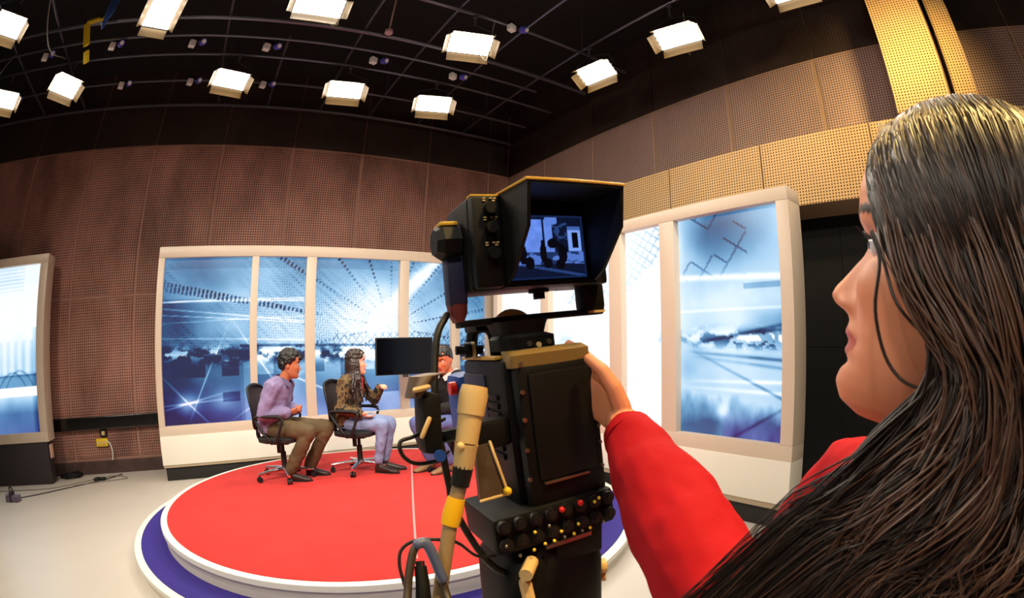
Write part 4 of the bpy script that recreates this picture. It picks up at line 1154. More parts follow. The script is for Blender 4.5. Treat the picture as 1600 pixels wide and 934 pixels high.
# body with a rounded top edge
bm = BM()
box(bm, (-.072, .0, -.125), (.070, .175, .108), bev=.012)
body_ = cp('camera_body', bm, M_CAMB)
bm = BM(); loft(bm, [((-.002, -.006, .095), Vector((.064, 0, 0)), Vector((0, .014, 0))), ((-.002, .0, .112), Vector((.064, 0, 0)), Vector((0, .022, 0))), ((-.002, .012, .118), Vector((.060, 0, 0)), Vector((0, .022, 0)))], seg=28, n=5)
cp('top_pad', bm, mat('worn beige pad', (.50, .40, .22), rough=.5), smooth=50)
bm = BM(); box(bm, (-.062, -.022, -.108), (.066, .004, .098), bev=.010); rp_ = cp('rear_panel', bm, M_CAMB)
bm = BM(); box(bm, (-.046, -.026, -.066), (.052, -.020, .086), bev=.004); cp('battery_plate', bm, mat('battery black', (.04, .04, .044), rough=.5, spec=.3), rp_)
bm = BM(); box(bm, (-.040, -.0275, -.0715), (.034, -.0215, -.0685)); cp('edge_strip', bm, M_SCREW, rp_)
for z in (.10, .062, .024, -.018, -.060):
    bm = BM(); disc(bm, (-.0545 - (.1 - z) * .04, -.0215, z), (0, -1, 0), .0032, .003, seg=10)
    cp('screw', bm, M_SCREW, rp_)
for z in (.088, .03, -.005, -.03, -.066):
    bm = BM(); disc(bm, (.060, -.0215, z), (0, -1, 0), .0026, .003, seg=10)
    cp('screw', bm, M_SCREW, rp_)
# vents on the left side
for k in range(8):
    bm = BM(); box(bm, (-.076, .025, .050 - k * .0125), (-.071, .065, .058 - k * .0125), bev=.001)
    cp('vent_rib', bm, M_CAMD)
bm = BM(); box(bm, (-.075, .07, -.06), (-.071, .165, .085), bev=.002); cp('side_cover', bm, M_CAMBL)
bm = BM(); box(bm, (-.074, .02, .1075), (-.060, .17, .1125), bev=.002); cp('top_edge', bm, mat('amber highlight edge', (.75, .58, .25), rough=.4))  # ochre strip paints the amber light caught by the body's top edge
# connector shelf
bm = BM(); box(bm, (-.128, -.03, -.158), (.070, .10, -.102), bev=.008); sh_ = cp('connector_shelf', bm, M_CAMD)
bm = BM(); box(bm, (-.055, -.034, -.166), (.022, -.026, -.160)); cp('shelf_trim', bm, M_SCREW, sh_)
rk = random.Random(3)
for i in range(8):
    for j in range(2):
        x, z = -.115 + i * .0245, -.114 - j * .026
        bm = BM(); disc(bm, (x, -.03, z), (0, -1, 0), .0095, .008, seg=14); tube(bm, [(x, -.037, z), (x, -.041, z)], .006, seg=10, caps='flat')
        cn = cp('connector', bm, M_RUB, sh_)
for (x, z, m) in ((-.027, -.1085, M_REDK), (.004, -.107, M_REDK), (.036, -.108, M_YELLOW), (.028, -.112, M_YELLOW), (-.073, -.130, M_YELLOW), (-.05, -.127, M_SCREW), (-.032, -.141, M_YELLOW), (-.003, -.138, M_YELLOW),
                  (-.060, -.152, M_YELLOW), (-.045, -.152, M_YELLOW), (-.028, -.151, M_SCREW), (-.012, -.151, M_YELLOW), (.002, -.150, M_SCREW), (.016, -.150, M_YELLOW), (.040, -.147, M_SCREW), (-.078, -.156, M_YELLOW), (-.118, -.138, M_SCREW), (-.10, -.158, M_SCREW)):
    bm = BM(); ball(bm, (x, -.042, z), .0027 if m is not M_REDK else .0046, u=10, v=6); cp('indicator_glint', bm, m, sh_, smooth=True)  # yellow beads paint small glints of light among the connectors
# lens ahead of the body
bm = BM(); disc(bm, (-.0, .175, .0), (0, 1, 0), .055, .03, seg=28); disc(bm, (0, .20, 0), (0, 1, 0), .062, .07, seg=28); disc(bm, (0, .30, 0), (0, 1, 0), .050, .03, seg=28, r2=.056)
ln = cp('lens', bm, M_CAMD)
bm = BM(); box(bm, (-.070, .22, -.085), (.062, .305, .080), bev=.018); cp('lens_sleeve', bm, M_LENS, ln)
bm = BM(); disc(bm, (-.070, .235, .056), (-1, 0, 0), .012, .012, seg=14); cp('lens_button', bm, M_REDK, ln)
# smoked side plate on the left
bm = BM()
prism(bm, [(-.129, -.012, -.002), (-.107, -.008, -.001), (-.100, -.028, -.070), (-.139, -.028, -.069)], (0, .010, 0))
sp_ = cp('side_plate', bm, M_BROWNP)
bm = BM(); box(bm, (-.128, .0, -.012), (-.070, .03, .030), bev=.008); cp('plate_arm', bm, M_CAMD, sp_)
bm = BM(); tube(bm, [(-.107, -.010, .002), (-.099, -.030, -.068)], .0022, seg=8); tube(bm, [(-.099, -.030, -.069), (-.139, -.030, -.070)], .0022, seg=8); cp('plate_edge', bm, M_BEIGE, sp_)
bm = BM(); ball(bm, (-.101, -.034, -.064), .0062, u=10, v=8); cp('reflector', bm, M_YELLOW, sp_, smooth=True)

# ---- viewfinder on a yoke
bm = BM(); box(bm, (-.100, .010, .205), (.125, .105, .338), bev=.006); vf = cp('viewfinder', bm, M_CAMB)
bm = BM(); box(bm, (-.098, -.006, .207), (-.054, .014, .338), bev=.006); cs_ = cp('control_strip', bm, M_CAMB, vf)
bm = BM(); box(bm, (-.0975, -.004, .3375), (-.0545, .012, .340)); cp('lit_edge', bm, mat('painted amber edge light', (.85, .68, .25), rough=.4), vf)  # amber light on the viewfinder's top edge, painted as a thin strip
for z in (.318, .290, .254):
    bm = BM(); disc(bm, (-.072, -.006, z), (0, -1, 0), .0085, .010, seg=14); cp('knob', bm, M_CAMD, vf)
    for (dx, dz) in ((-.008, .012), (.006, .012), (-.008, .0155), (.002, .0155), (.008, .0155)):
        bm = BM(); box(bm, (-.073 + dx, -.0075, z + dz - .001), (-.069 + dx, -.0055, z + dz + .0006)); cp('mark', bm, M_BEIGE, vf)
# hood: top plate, two cut side walls, bottom plate
def hood_wall(x0, x1):
    return prism(BM(), [(x0, .012, .206), (x0, .000, .208), (x0, -.028, .222), (x0, -.082, .276), (x0, -.092, .330), (x0, .012, .336)], (x1 - x0, 0, 0))
cp('hood_side', hood_wall(-.054, -.049), M_CAMD, vf); cp('hood_side', hood_wall(.090, .095), M_CAMD, vf)
bm = BM(); prism(bm, [(-.054, .012, .336), (-.054, -.093, .330), (.095, -.093, .330), (.095, .012, .336)], (0, 0, .005)); cp('hood_top', bm, M_CAMD, vf)
bm = BM(); tube(bm, [(-.055, .012, .342), (-.055, -.093, .336)], .0022, seg=6); tube(bm, [(-.055, -.093, .336), (.096, -.093, .336)], .0022, seg=6); cp('hood_edge', bm, mat('hood edge highlight', (.90, .70, .30), rough=.35), vf)  # yellow tubes paint the overhead light along the hood rim
bm = BM(); box(bm, (-.054, -.002, .206), (.095, .012, .212)); cp('hood_bottom', bm, M_CAMD, vf)
bm = BM(); prism(bm, [(.080, .105, .205), (.125, .105, .205), (.105, -.002, .206), (.095, -.002, .206)], (0, 0, .09)); cp('hood_cheek', bm, M_CAMD, vf)
# small screen with the monochrome picture of the set
nx, ny = 110, 84
U, Vv = np.meshgrid(np.linspace(0, 1, nx), np.linspace(0, 1, ny))
B = .10 + .05 * vn(U * 30, Vv * 30, 3)
wall_ = (Vv > .42) & (Vv < .93)
B = np.where(wall_ & (U < .60), .62 + .25 * fbm(U * 9, Vv * 9, 2), B)
B = np.where(wall_ & ((np.abs(U - .20) < .012) | (np.abs(U - .47) < .015)), .16, B)
B = np.where((Vv > .93) | ((U > .58) & (U < .78) & (Vv > .60)), .13 + .25 * ((fbm(U * 14, Vv * 14, 8)) > .6), B)
B = np.where((Vv > .80) & (U > .5) & (U < .66) & (Vv - .8 > (U - .5) * .5), .7, B)
B = np.where((U > .78) & (U < .96) & (Vv > .38) & (Vv < .82), .85 - .3 * (np.abs(Vv - .6) > .17), B)
B = np.where((np.abs(U - .88) < .045) & (np.abs(Vv - .60) < .13), .04, B)
B = np.where(Vv < .42, .30 + .35 * (fbm(U * 6, Vv * 12, 5) > .52), B)
B = np.where((Vv < .22), .14 + .25 * (np.abs(Vv - .12 + .25 * (U - .6)) < .02), B)
for (ux, vy, sx_, sy_) in ((.19, .40, .050, .17), (.19, .58, .030, .055), (.27, .25, .06, .10), (.45, .40, .045, .16), (.45, .56, .028, .05), (.50, .24, .055, .08), (.70, .38, .06, .15), (.68, .50, .035, .06), (.66, .22, .06, .08), (.58, .55, .075, .08)):
    B = np.where(((U - ux) / sx_) ** 2 + ((Vv - vy) / sy_) ** 2 < 1, .03, B)
edge = (U < .02) | (U > .98) | (Vv < .03) | (Vv > .97)
B = np.where(edge, .22, B)
rgb = np.stack([B ** 1.5 * .62 + .02 * B, B ** 1.15 * .80, np.clip(B * 1.25 + .02, 0, 1)], -1)
P = np.stack([-.044 + .130 * U, np.full_like(U, .0085), .216 + .096 * Vv], -1).reshape(-1, 3)
idx = np.arange(nx * ny).reshape(ny, nx)
F = np.stack([idx[:-1, :-1], idx[:-1, 1:], idx[1:, 1:], idx[1:, :-1]], -1).reshape(-1, 4)
me = bpy.data.meshes.new('screen')
me.from_pydata([tuple(UP @ Vector(p)) for p in P], [], F.tolist())
c = rgb.reshape(-1, 3); c = np.where(c <= .04045, c / 12.92, ((c + .055) / 1.055) ** 2.4)
vcol(me, c * .9)
mesh_obj('screen', me, M_SCREEN, vf, smooth=False)
# tilt knob on the left
bm = BM()
tube(bm, [(-.138, .05, .283), (-.128, .05, .283), (-.102, .05, .283)], [.020, .027, .026], seg=8, caps='flat')
disc(bm, (-.106, .05, .283), (1, 0, 0), .012, .012, seg=12)
kn_ = cp('tilt_knob', bm, M_CAMD, vf, smooth=30)
bm = BM(); box(bm, (-.132, .034, .305), (-.104, .066, .3115), bev=.003); cp('lit_knob_top', bm, mat('knob top highlight', (.82, .66, .22), rough=.35), kn_)  # yellow block paints the lit top of the knob
# U-shaped yoke
bm = BM()
box(bm, (-.124, .040, .190), (-.096, .066, .262), bev=.004); cp('yoke_arm', bm, M_CAMBL)
bm = BM(); loft(bm, [((-.110, .053, .166), Vector((.006, 0, 0)), Vector((0, .013, 0))), ((-.110, .053, .178), Vector((.013, 0, 0)), Vector((0, .013, 0))), ((-.110, .053, .192), Vector((.014, 0, 0)), Vector((0, .013, 0)))], seg=12, n=4); cp('yoke_corner', bm, mat('dull red corner', (.42, .16, .16), rough=.5))
bm = BM(); box(bm, (-.112, .040, .158), (.132, .066, .168), bev=.003); cp('yoke_bar', bm, M_CAMD)
bm = BM(); box(bm, (.094, .036, .160), (.136, .070, .215), bev=.012); cp('yoke_arm', bm, M_CAMD)
bm = BM(); box(bm, (.100, .034, .161), (.130, .0365, .165)); cp('arm_trim', bm, M_BEIGE)
bm = BM(); disc(bm, (.022, .05, .206), (0, 0, -1), .016, .006, seg=14); disc(bm, (.022, .05, .200), (0, 0, -1), .009, .010, seg=12); cp('yoke_knob', bm, M_CAMD)
bm = BM(); loft(bm, [((-.015, .05, .118), Vector((.046, 0, 0)), Vector((0, .035, 0))), ((-.015, .05, .135), Vector((.046, 0, 0)), Vector((0, .035, 0))), ((-.02, .05, .140), Vector((.036, 0, 0)), Vector((0, .030, 0))), ((-.02, .05, .152), Vector((.040, 0, 0)), Vector((0, .032, 0))), ((-.02, .05, .160), Vector((.044, 0, 0)), Vector((0, .034, 0)))], seg=20, n=4); cp('viewfinder_mount', bm, M_CAMD)
bm = BM(); tube(bm, [Vector(p) for p in spline([(-.055, .05, .160), (-.035, .05, .172), (-.015, .05, .170), (.0, .05, .160)], 10)], .006, seg=8); cp('mount_lever', bm, M_BEIGE)
for (x, z, m) in ((-.02, .125, M_SCREW), (-.005, .122, M_BEIGE), (.012, .125, M_SCREW)):
    bm = BM(); disc(bm, (x, .016, z), (0, -1, 0), .004, .004, seg=10); cp('mount_screw', bm, m)
# top handle ahead of the mount
bm = BM()
tube(bm, [Vector(p) for p in spline([(-.030, .12, .112), (-.032, .12, .145), (-.042, .13, .158), (-.055, .15, .150), (-.058, .16, .110)], 18)], .010, seg=8)
box(bm, (-.064, .11, .150), (-.018, .17, .166), bev=.006)
cp('carry_handle', bm, M_CAMD)
bm = BM(); tube(bm, [(-.060, .10, .122), (-.102, .106, .126)], .007, seg=10, caps='flat'); disc(bm, (-.078, .103, .124), (-1, .2, 0), .012, .010, seg=14); mp_ = cp('microphone_clamp', bm, M_CAMD)
bm = BM(); disc(bm, (-.072, .102, .1235), (-1, .2, 0), .0125, .005, seg=14); cp('clamp_ring', bm, M_BEIGE, mp_)
# pan bar: thick beige grip, black sleeve, thin tube with yellow tape (world points)
def wl(p):      # world -> camera local
    return ST_inv @ Vector(p)
ST_inv = (Matrix.Translation((P0.x, P0.y, 0)) @ Matrix.Rotation(R(-8.6), 4, 'Z')).inverted()
A0, A1, A2, A3, A4, A5 = [wl(p) for p in ((.2833, .5275, 1.3622), (.2689, .5263, 1.2963), (.2629, .5311, 1.2552), (.2532, .5331, 1.2268), (.2430, .5333, 1.1976), (.2064, .520, 1.0892))]
bm = BM(); tube(bm, [A0, A0.lerp(A1, .15), A0.lerp(A1, .5)], [.0155, .0175, .0165], seg=16, caps='flat'); tube(bm, [A0.lerp(A1, .5), A1], [.0150, .0135], seg=16, caps='flat'); pb = cp('pan_bar', bm, M_BEIGE, M=None, smooth=50)
bm = BM(); tube(bm, [A1, A2.lerp(A1, .3)], [.0140, .0125], seg=16, caps='flat'); ball(bm, A1 + Vector((-.010, -.008, -.002)), .0055); cp('collar', bm, M_BEIGE, pb, M=None, smooth=50)
bm = BM(); tube(bm, [A1.lerp(A2, .6), A2.lerp(A3, .35)], [.0125, .0115], seg=14, caps='flat'); cp('sleeve', bm, M_RUB, pb, M=None, smooth=50)
bm = BM(); tube(bm, [A2.lerp(A3, .3), A3, A4, A5], .0092, seg=14, caps='flat'); cp('tube', bm, mat('dull beige tube', (.62, .52, .38), rough=.45), pb, M=None, smooth=50)
bm = BM(); tube(bm, [A3.lerp(A2, .12), A3.lerp(A4, .5), A4], [.0110, .0125, .0115], seg=14, caps='flat'); cp('tape', bm, M_TAPE, pb, M=None, smooth=50)
bm = BM(); tube(bm, [A5, A5.lerp(wl((.30, .56, 1.0)), .5), wl((.40, .60, 1.02))], .012, seg=10); cp('bar_bracket', bm, M_CAMD, pb, M=None)
# pan and tilt head, column and legs down to the floor
bm = BM()
loft(bm, [((0, .05, 1.125), Vector((.070, 0, 0)), Vector((0, .070, 0))), ((-.01, .05, 1.08), Vector((.088, 0, 0)), Vector((0, .085, 0))), ((-.01, .05, .98), Vector((.088, 0, 0)), Vector((0, .085, 0))), ((0, .05, .93), Vector((.055, 0, 0)), Vector((0, .055, 0)))], seg=28, n=4)
box(bm, (-.02, -.03, 1.095), (.062, .12, 1.15), bev=.006)
cp('pan_head', bm, M_CAMD, M=None)
bm = BM(); disc(bm, (.066, .0, 1.055), (1, -.3, 0), .013, .018, seg=14); disc(bm, (.072, .0, 1.035), (1, -.3, 0), .009, .012, seg=12); cp('head_knob', bm, M_BEIGE, M=None)
bm = BM(); tube(bm, [(-.060, -.03, 1.105), (-.085, -.06, 1.10)], .010, seg=10, caps='flat'); cp('brake_knob', bm, M_BEIGE, M=None)
bm = BM(); tube(bm, [Vector(p) for p in spline([(-.075, -.035, 1.075), (-.068, -.045, 1.02), (-.045, -.05, .96)], 10)], .010, seg=8); cp('brake_lever', bm, M_BEIGE, M=None)
bm = BM(); disc(bm, (0, .05, .42), (0, 0, 1), .045, .52, seg=20); disc(bm, (0, .05, .40), (0, 0, 1), .07, .08, seg=20); cp('column', bm, M_CAMD, M=None)
for k in range(3):
    a = R(90 + 120 * k)
    d = Vector((math.cos(a), math.sin(a), 0))
    bm = BM(); tube(bm, [Vector((0, .05, .88)) + d * .04, Vector((0, .05, .02)) + d * .42], [.020, .016], seg=10, caps='flat'); tube(bm, [Vector((0, .05, .44)) + d * .05, Vector((0, .05, .36)) + d * .265], .010, seg=8)
    lg = cp('leg', bm, M_CAMD, M=None)
    bm = BM(); disc(bm, Vector((0, .05, 0)) + d * .42, (0, 0, 1), .035, .03, seg=16); cp('foot', bm, M_RUB, lg, M=None)
# zoom demand unit on the left bar, blurred dark box with gold highlights painted as beige lips
zc = wl((.2440, .566, 1.330))
bm = BM(); box(bm, zc + Vector((-.018, -.02, -.048)), zc + Vector((.008, .03, .026)), bev=.010); zd = cp('zoom_demand', bm, M_CAMD, M=None)
bm = BM(); loft(bm, [(zc + Vector((-.024, .0, .020)), Vector((.010, 0, 0)), Vector((0, .018, 0))), (zc + Vector((-.010, .0, .045)), Vector((.018, 0, 0)), Vector((0, .020, 0))), (zc + Vector((.006, .0, .048)), Vector((.014, 0, 0)), Vector((0, .016, 0)))], seg=14); cp('thumb_grip', bm, mat('grey brown grip', (.40, .33, .28), rough=.5), zd, M=None, smooth=60)
bm = BM(); tube(bm, [zc + Vector((-.026, -.021, .030)), zc + Vector((-.010, -.022, .033))], .0032, seg=8); cp('highlight_lip', bm, M_BEIGE, zd, M=None)
bm = BM(); tube(bm, [zc + Vector((-.020, -.022, -.024)), zc + Vector((-.010, -.022, -.004))], .0030, seg=8); cp('highlight_lip', bm, M_BEIGE, zd, M=None)
bm = BM(); tube(bm, [zc + Vector((.01, .0, -.03)), A1.lerp(A0, .2)], .008, seg=8); cp('demand_arm', bm, M_CAMD, zd, M=None)
bm = BM(); disc(bm, zc + Vector((.0, -.022, -.048)), (0, -1, 0), .007, .006, seg=12); cp('demand_button', bm, M_LENS, zd, M=None)
def cable(name, pts, r, m=M_RUB, n=40, local=True):
    P = [wl(p) for p in pts] if local else [Vector(p) for p in pts]
    return cp(name, tube(BM(), [Vector(q) for q in spline(P, n)], r, seg=8), m, M=None, smooth=True)
cable('cable', [(.305, .650, 1.455), (.286, .638, 1.430), (.278, .631, 1.395), (.272, .621, 1.353), (.272, .617, 1.311), (.274, .608, 1.269), (.280, .606, 1.224), (.285, .603, 1.188), (.330, .590, 1.10), (.40, .60, 1.06)], .0052)
cable('cable', [(.275, .600, 1.317), (.222, .571, 1.304), (.200, .567, 1.299), (.201, .564, 1.283), (.218, .566, 1.271), (.248, .575, 1.269), (.281, .606, 1.272)], .0026)
cable('cable', [(.330, .580, 1.12), (.297, .574, 1.130), (.254, .540, 1.170), (.223, .536, 1.182), (.199, .545, 1.182), (.182, .548, 1.173), (.175, .543, 1.158), (.174, .535, 1.140), (.175, .522, 1.115), (.180, .515, 1.07), (.23, .54, 1.02)], .0022)
cable('cable', [(.19, .510, 1.05), (.164, .500, 1.111), (.171, .512, 1.138), (.182, .521, 1.165), (.192, .525, 1.182), (.204, .522, 1.184), (.214, .518, 1.159), (.218, .512, 1.126), (.216, .496, 1.098), (.23, .53, 1.03)], .0052, mat('grey brown cable', (.25, .21, .18), rough=.45))
bm = BM(); tube(bm, [wl(p) for p in spline([(.195, .523, 1.186), (.204, .522, 1.186), (.210, .519, 1.172), (.217, .513, 1.140)], 12)], .0066, seg=8); cp('cable_sleeve', bm, mat('blue grey sleeve', (.35, .40, .55), rough=.4), M=None, smooth=True)
bm = BM(); tube(bm, [wl((.192, .516, 1.161)), wl((.189, .508, 1.143)), wl((.180, .493, 1.110)), wl((.185, .50, 1.05)), wl((.225, .54, 1.025))], [.0075, .0085, .0105, .011, .009], seg=12, caps='flat'); ms_ = cp('plug_stub', bm, M_CAMD, M=None)
bm = BM(); disc(bm, wl((.192, .516, 1.161)), wl((.192, .516, 1.161)) - wl((.189, .508, 1.143)), .0058, .006, seg=12); cp('plug_tip', bm, M_CHROME, ms_, M=None)

# ------------------------------------------------------------------ the camera operator
OPB = Vector((.40, -.02, 0))
OP = thing('person', 'woman operating the studio camera, red jacket and long dark brown hair, seen in profile', 'person', OPB)
HO = Vector((.394, .028, 1.462)) - OPB
TH = Matrix.Translation(HO) @ Matrix.Rotation(.049, 4, 'Z') @ Matrix.Rotation(.207, 4, 'X') @ Matrix.Rotation(.012, 4, 'Y')
q_ = lambda *p: Vector(p) - OPB
NB = q_(.392, .030, 1.265)
LS, LE, LW = q_(.262, .025, 1.190), q_(.380, .242, 1.160), q_(.497, .497, 1.300)
RS, RE, RW = q_(.567, .175, 1.248), q_(.556, .300, 1.085), q_(.500, .43, .98)
bm = BM()
head(bm, TH, nz=130, nphi=120)
tube(bm, [NB + Vector((0, -.01, -.05)), NB + Vector((0, .0, .02)), TH @ Vector((0, -.012, -.095)), TH @ Vector((0, -.005, -.05))], [.058, .052, .049, .048], seg=20)
loft(bm, [(q_(.40, -.02, .90), Vector((.13, 0, 0)), Vector((0, .085, 0))), (q_(.40, -.015, 1.05), Vector((.125, 0, 0)), Vector((0, .085, 0))), (q_(.395, .0, 1.16), Vector((.15, 0, 0)), Vector((0, .095, 0))), (q_(.393, .01, 1.22), Vector((.14, 0, 0)), Vector((0, .075, 0))), (NB, Vector((.075, 0, 0)), Vector((0, .055, 0)))], seg=24, n=2.3)
for (a, b, c) in ((LS, LE, LW), (RS, RE, RW)):
    tube(bm, [a.lerp(NB, .35), a, a.lerp(b, .5), b], [.048, .048, .040, .036], seg=12)
    tube(bm, [b, b.lerp(c, .4), c], [.036, .034, .025], seg=12)
hand(bm, LW, (.02, .78, .62), (-.98, .10, .0), s=1.0, curl=.22, thumb=1, spread=.03)
hand(bm, RW, (-.35, .92, .05), (-.9, -.25, .2), s=.90, curl=.55, thumb=1)
me = remesh(bm, .0024, 2)
skin_colours(me, TH, (.89, .59, .45), (.76, .38, .34), (.13, .08, .06))
mesh_obj('body', me, M_SKIN, OP)
eyes(OP, TH)
for s_ in (-1, 1):
    bm = BM()
    pts = [TH @ Vector((s_ * x, y, z)) for x, y, z in ((.016, .0795, .001), (.022, .0835, .0058), (.030, .0850, .0075), (.038, .0825, .0058), (.044, .0755, .0015))]
    tube(bm, [Vector(p) for p in spline(pts, 14)], [.0007] + [.0013] * 12 + [.0006], seg=6)
    for k in range(9):
        p = Vector(spline(pts, 9)[k]); o = (TH.to_3x3() @ Vector((s_ * (.2 * (k - 4) / 4), .9, .28))).normalized()
        tube(bm, [p, p + o * .004, p + o * .007 + Vector((0, 0, .0018))], [.0005, .0004, .0002], seg=4)
    finish('eyelash', bm, M_HAIRD, OP, smooth=True)
# jacket
M_JACKET = mat('red jacket cloth', (.66, .07, .12), rough=.8, spec=.15, var=.06, vscale=6, bump=.25, bscale=22)
bm = BM()
loft(bm, [(q_(.40, -.02, .80), Vector((.185, 0, 0)), Vector((0, .135, 0))), (q_(.40, -.02, .92), Vector((.165, 0, 0)), Vector((0, .12, 0))), (q_(.40, -.012, 1.05), Vector((.165, 0, 0)), Vector((0, .12, 0))), (q_(.395, .002, 1.16), Vector((.185, 0, 0)), Vector((0, .125, 0))), (q_(.393, .01, 1.225), Vector((.165, 0, 0)), Vector((0, .10, 0))), (NB + Vector((0, .005, .0)), Vector((.095, 0, 0)), Vector((0, .075, 0))), (NB + Vector((0, .010, .028)), Vector((.070, 0, 0)), Vector((0, .066, 0)))], seg=30, n=2.3)
tube(bm, [LS.lerp(NB, .35), LS, LS.lerp(LE, .5), LE], [.054, .054, .054, .052], seg=16)
tube(bm, [LE, LE.lerp(LW, .30), LE.lerp(LW, .62), LE.lerp(LW, .80), LE.lerp(LW, .90)], [.056, .061, .054, .042, .037], seg=16)
tube(bm, [RS.lerp(NB, .35), RS, RS.lerp(RE, .5), RE], [.060, .062, .055, .050], seg=16)
tube(bm, [RE, RE.lerp(RW, .4), RE.lerp(RW, .9)], [.050, .046, .034], seg=16)
for k in range(7):      # bunched cloth in the crook of the elbow
    a = LE.lerp(LS, .05 + .05 * k) + Vector((.012, .0, .044)); 
    ball(bm, a + Vector((random.uniform(-.01, .01), random.uniform(-.012, .012), random.uniform(-.004, .006))), random.uniform(.010, .016), u=10, v=8)
me = remesh(bm, .005, 3); wrinkle(me, .0055, 16, 2.0, (1, 1, .6))
mesh_obj('jacket', me, M_JACKET, OP)
bm = BM(); tube(bm, [LE.lerp(LW, .875), LE.lerp(LW, .93)], [.0385, .0355], seg=20, caps='flat'); finish('cuff', bm, M_JACKET, OP, smooth=50)
# trousers and shoes
M_TRS = mat('dark trousers', (.12, .12, .16), rough=.8)
bm = BM()
loft(bm, [(q_(.40, -.02, .74), Vector((.17, 0, 0)), Vector((0, .12, 0))), (q_(.40, -.02, .92), Vector((.145, 0, 0)), Vector((0, .10, 0)))], seg=24, n=2.3)
for s_ in (-1, 1):
    tube(bm, [q_(.40 + s_ * .085, -.02, .78), q_(.40 + s_ * .09, -.01, .46), q_(.40 + s_ * .095, -.03, .09)], [.095, .070, .055], seg=16)
mesh_obj('trousers', remesh(bm, .010, 2), M_TRS, OP)
for s_ in (-1, 1):
    c = q_(.40 + s_ * .095, -.03, 0)
    bm = BM(); loft(bm, [(c + Vector((0, -.06, .035)), Vector((.028, 0, 0)), Vector((0, 0, .035))), (c + Vector((0, .03, .05)), Vector((.038, 0, 0)), Vector((0, 0, .05))), (c + Vector((0, .13, .03)), Vector((.045, 0, 0)), Vector((0, 0, .03))), (c + Vector((0, .19, .018)), Vector((.028, 0, 0)), Vector((0, 0, .018)))], seg=14)
    finish('shoe', bm, M_SHOE, OP, smooth=True)
# hair: guide strands (world points), left side as seen, mirrored on the far side, back between them
GL = [[(.380,.094,1.570),(.346,.094,1.513),(.325,.088,1.463),(.314,.071,1.428),(.312,.049,1.398),(.311,.058,1.375),(.305,.079,1.347),(.298,.111,1.315),(.290,.156,1.273),(.282,.204,1.213)],
      [(.383,.083,1.578),(.340,.080,1.510),(.318,.071,1.456),(.310,.054,1.420),(.307,.033,1.393),(.302,.035,1.362),(.296,.056,1.332),(.289,.088,1.298),(.281,.125,1.262),(.274,.156,1.222)],
      [(.386,.062,1.582),(.333,.054,1.506),(.313,.042,1.451),(.305,.026,1.413),(.302,.013,1.382),(.295,.014,1.351),(.288,.031,1.318),(.280,.058,1.290),(.274,.085,1.262),(.267,.104,1.234)],
      [(.389,.036,1.587),(.329,.021,1.502),(.311,.008,1.446),(.303,-.003,1.407),(.299,-.010,1.373),(.292,-.008,1.339),(.285,.003,1.311),(.280,.019,1.284),(.273,.034,1.264),(.268,.044,1.243)],
      [(.393,.001,1.589),(.329,-.021,1.500),(.311,-.034,1.443),(.305,-.040,1.401),(.298,-.041,1.364),(.294,-.037,1.330),(.287,-.031,1.303),(.282,-.024,1.281),(.276,-.017,1.264),(.271,-.014,1.249)],
      [(.397,-.036,1.584),(.339,-.066,1.499),(.324,-.080,1.439),(.319,-.080,1.392),(.313,-.078,1.353),(.308,-.077,1.318),(.302,-.074,1.294),(.297,-.074,1.272),(.293,-.073,1.255),(.288,-.071,1.242)]]
THw = Matrix.Translation(OPB) @ TH
THi = THw.inverted()
for k in range(4): GL[0][k] = (GL[0][k][0], GL[0][k][1] - .013, GL[0][k][2])
GL = [[Vector(p) for p in g] for g in GL]
for g in GL: g[-1] = g[-2] + (g[-1] - g[-2]) * 4.0
back = [THw @ Vector((0, y, z)) for y, z in ((-.03, .126), (-.088, .09), (-.112, .04), (-.114, -.015), (-.110, -.065), (-.112, -.11), (-.118, -.15), (-.124, -.19), (-.128, -.22), (-.130, -.25))]
def mirror(g):
    out = []
    for p in g:
        l = THi @ p; l.x = -l.x; out.append(THw @ l)
    return out
GU = np.array([[tuple(p - OPB) for p in g] for g in GL + [back] + [mirror(g) for g in reversed(GL)]])      # 13 x 10 x 3
def guide(u):
    """guide polyline(s) for u in 0..12 (array) -> n x 10 x 3"""
    u = np.clip(u, 0, 11.999); i = u.astype(int); f = (u - i)[:, None, None]
    f = f * f * (3 - 2 * f) * .5 + f * .5
    return GU[i] * (1 - f) + GU[i + 1] * f
_Mi = np.array(TH.inverted()); _Mf = np.array(TH)
def skull(S, k):
    """keep strands outside the skull"""
    l = S @ _Mi[:3, :3].T + _Mi[:3, 3]
    c = np.array([0, -.004, .022]); r = np.array([.0785, .0995, .1060])
    d = (l - c) / r; q = np.linalg.norm(d, axis=-1, keepdims=True)
    l2 = c + (l - c) * np.where((q < k) & (l[..., 2:] > -.05), k / np.maximum(q, .05), 1.0)
    return l2 @ _Mf[:3, :3].T + _Mf[:3, 3]
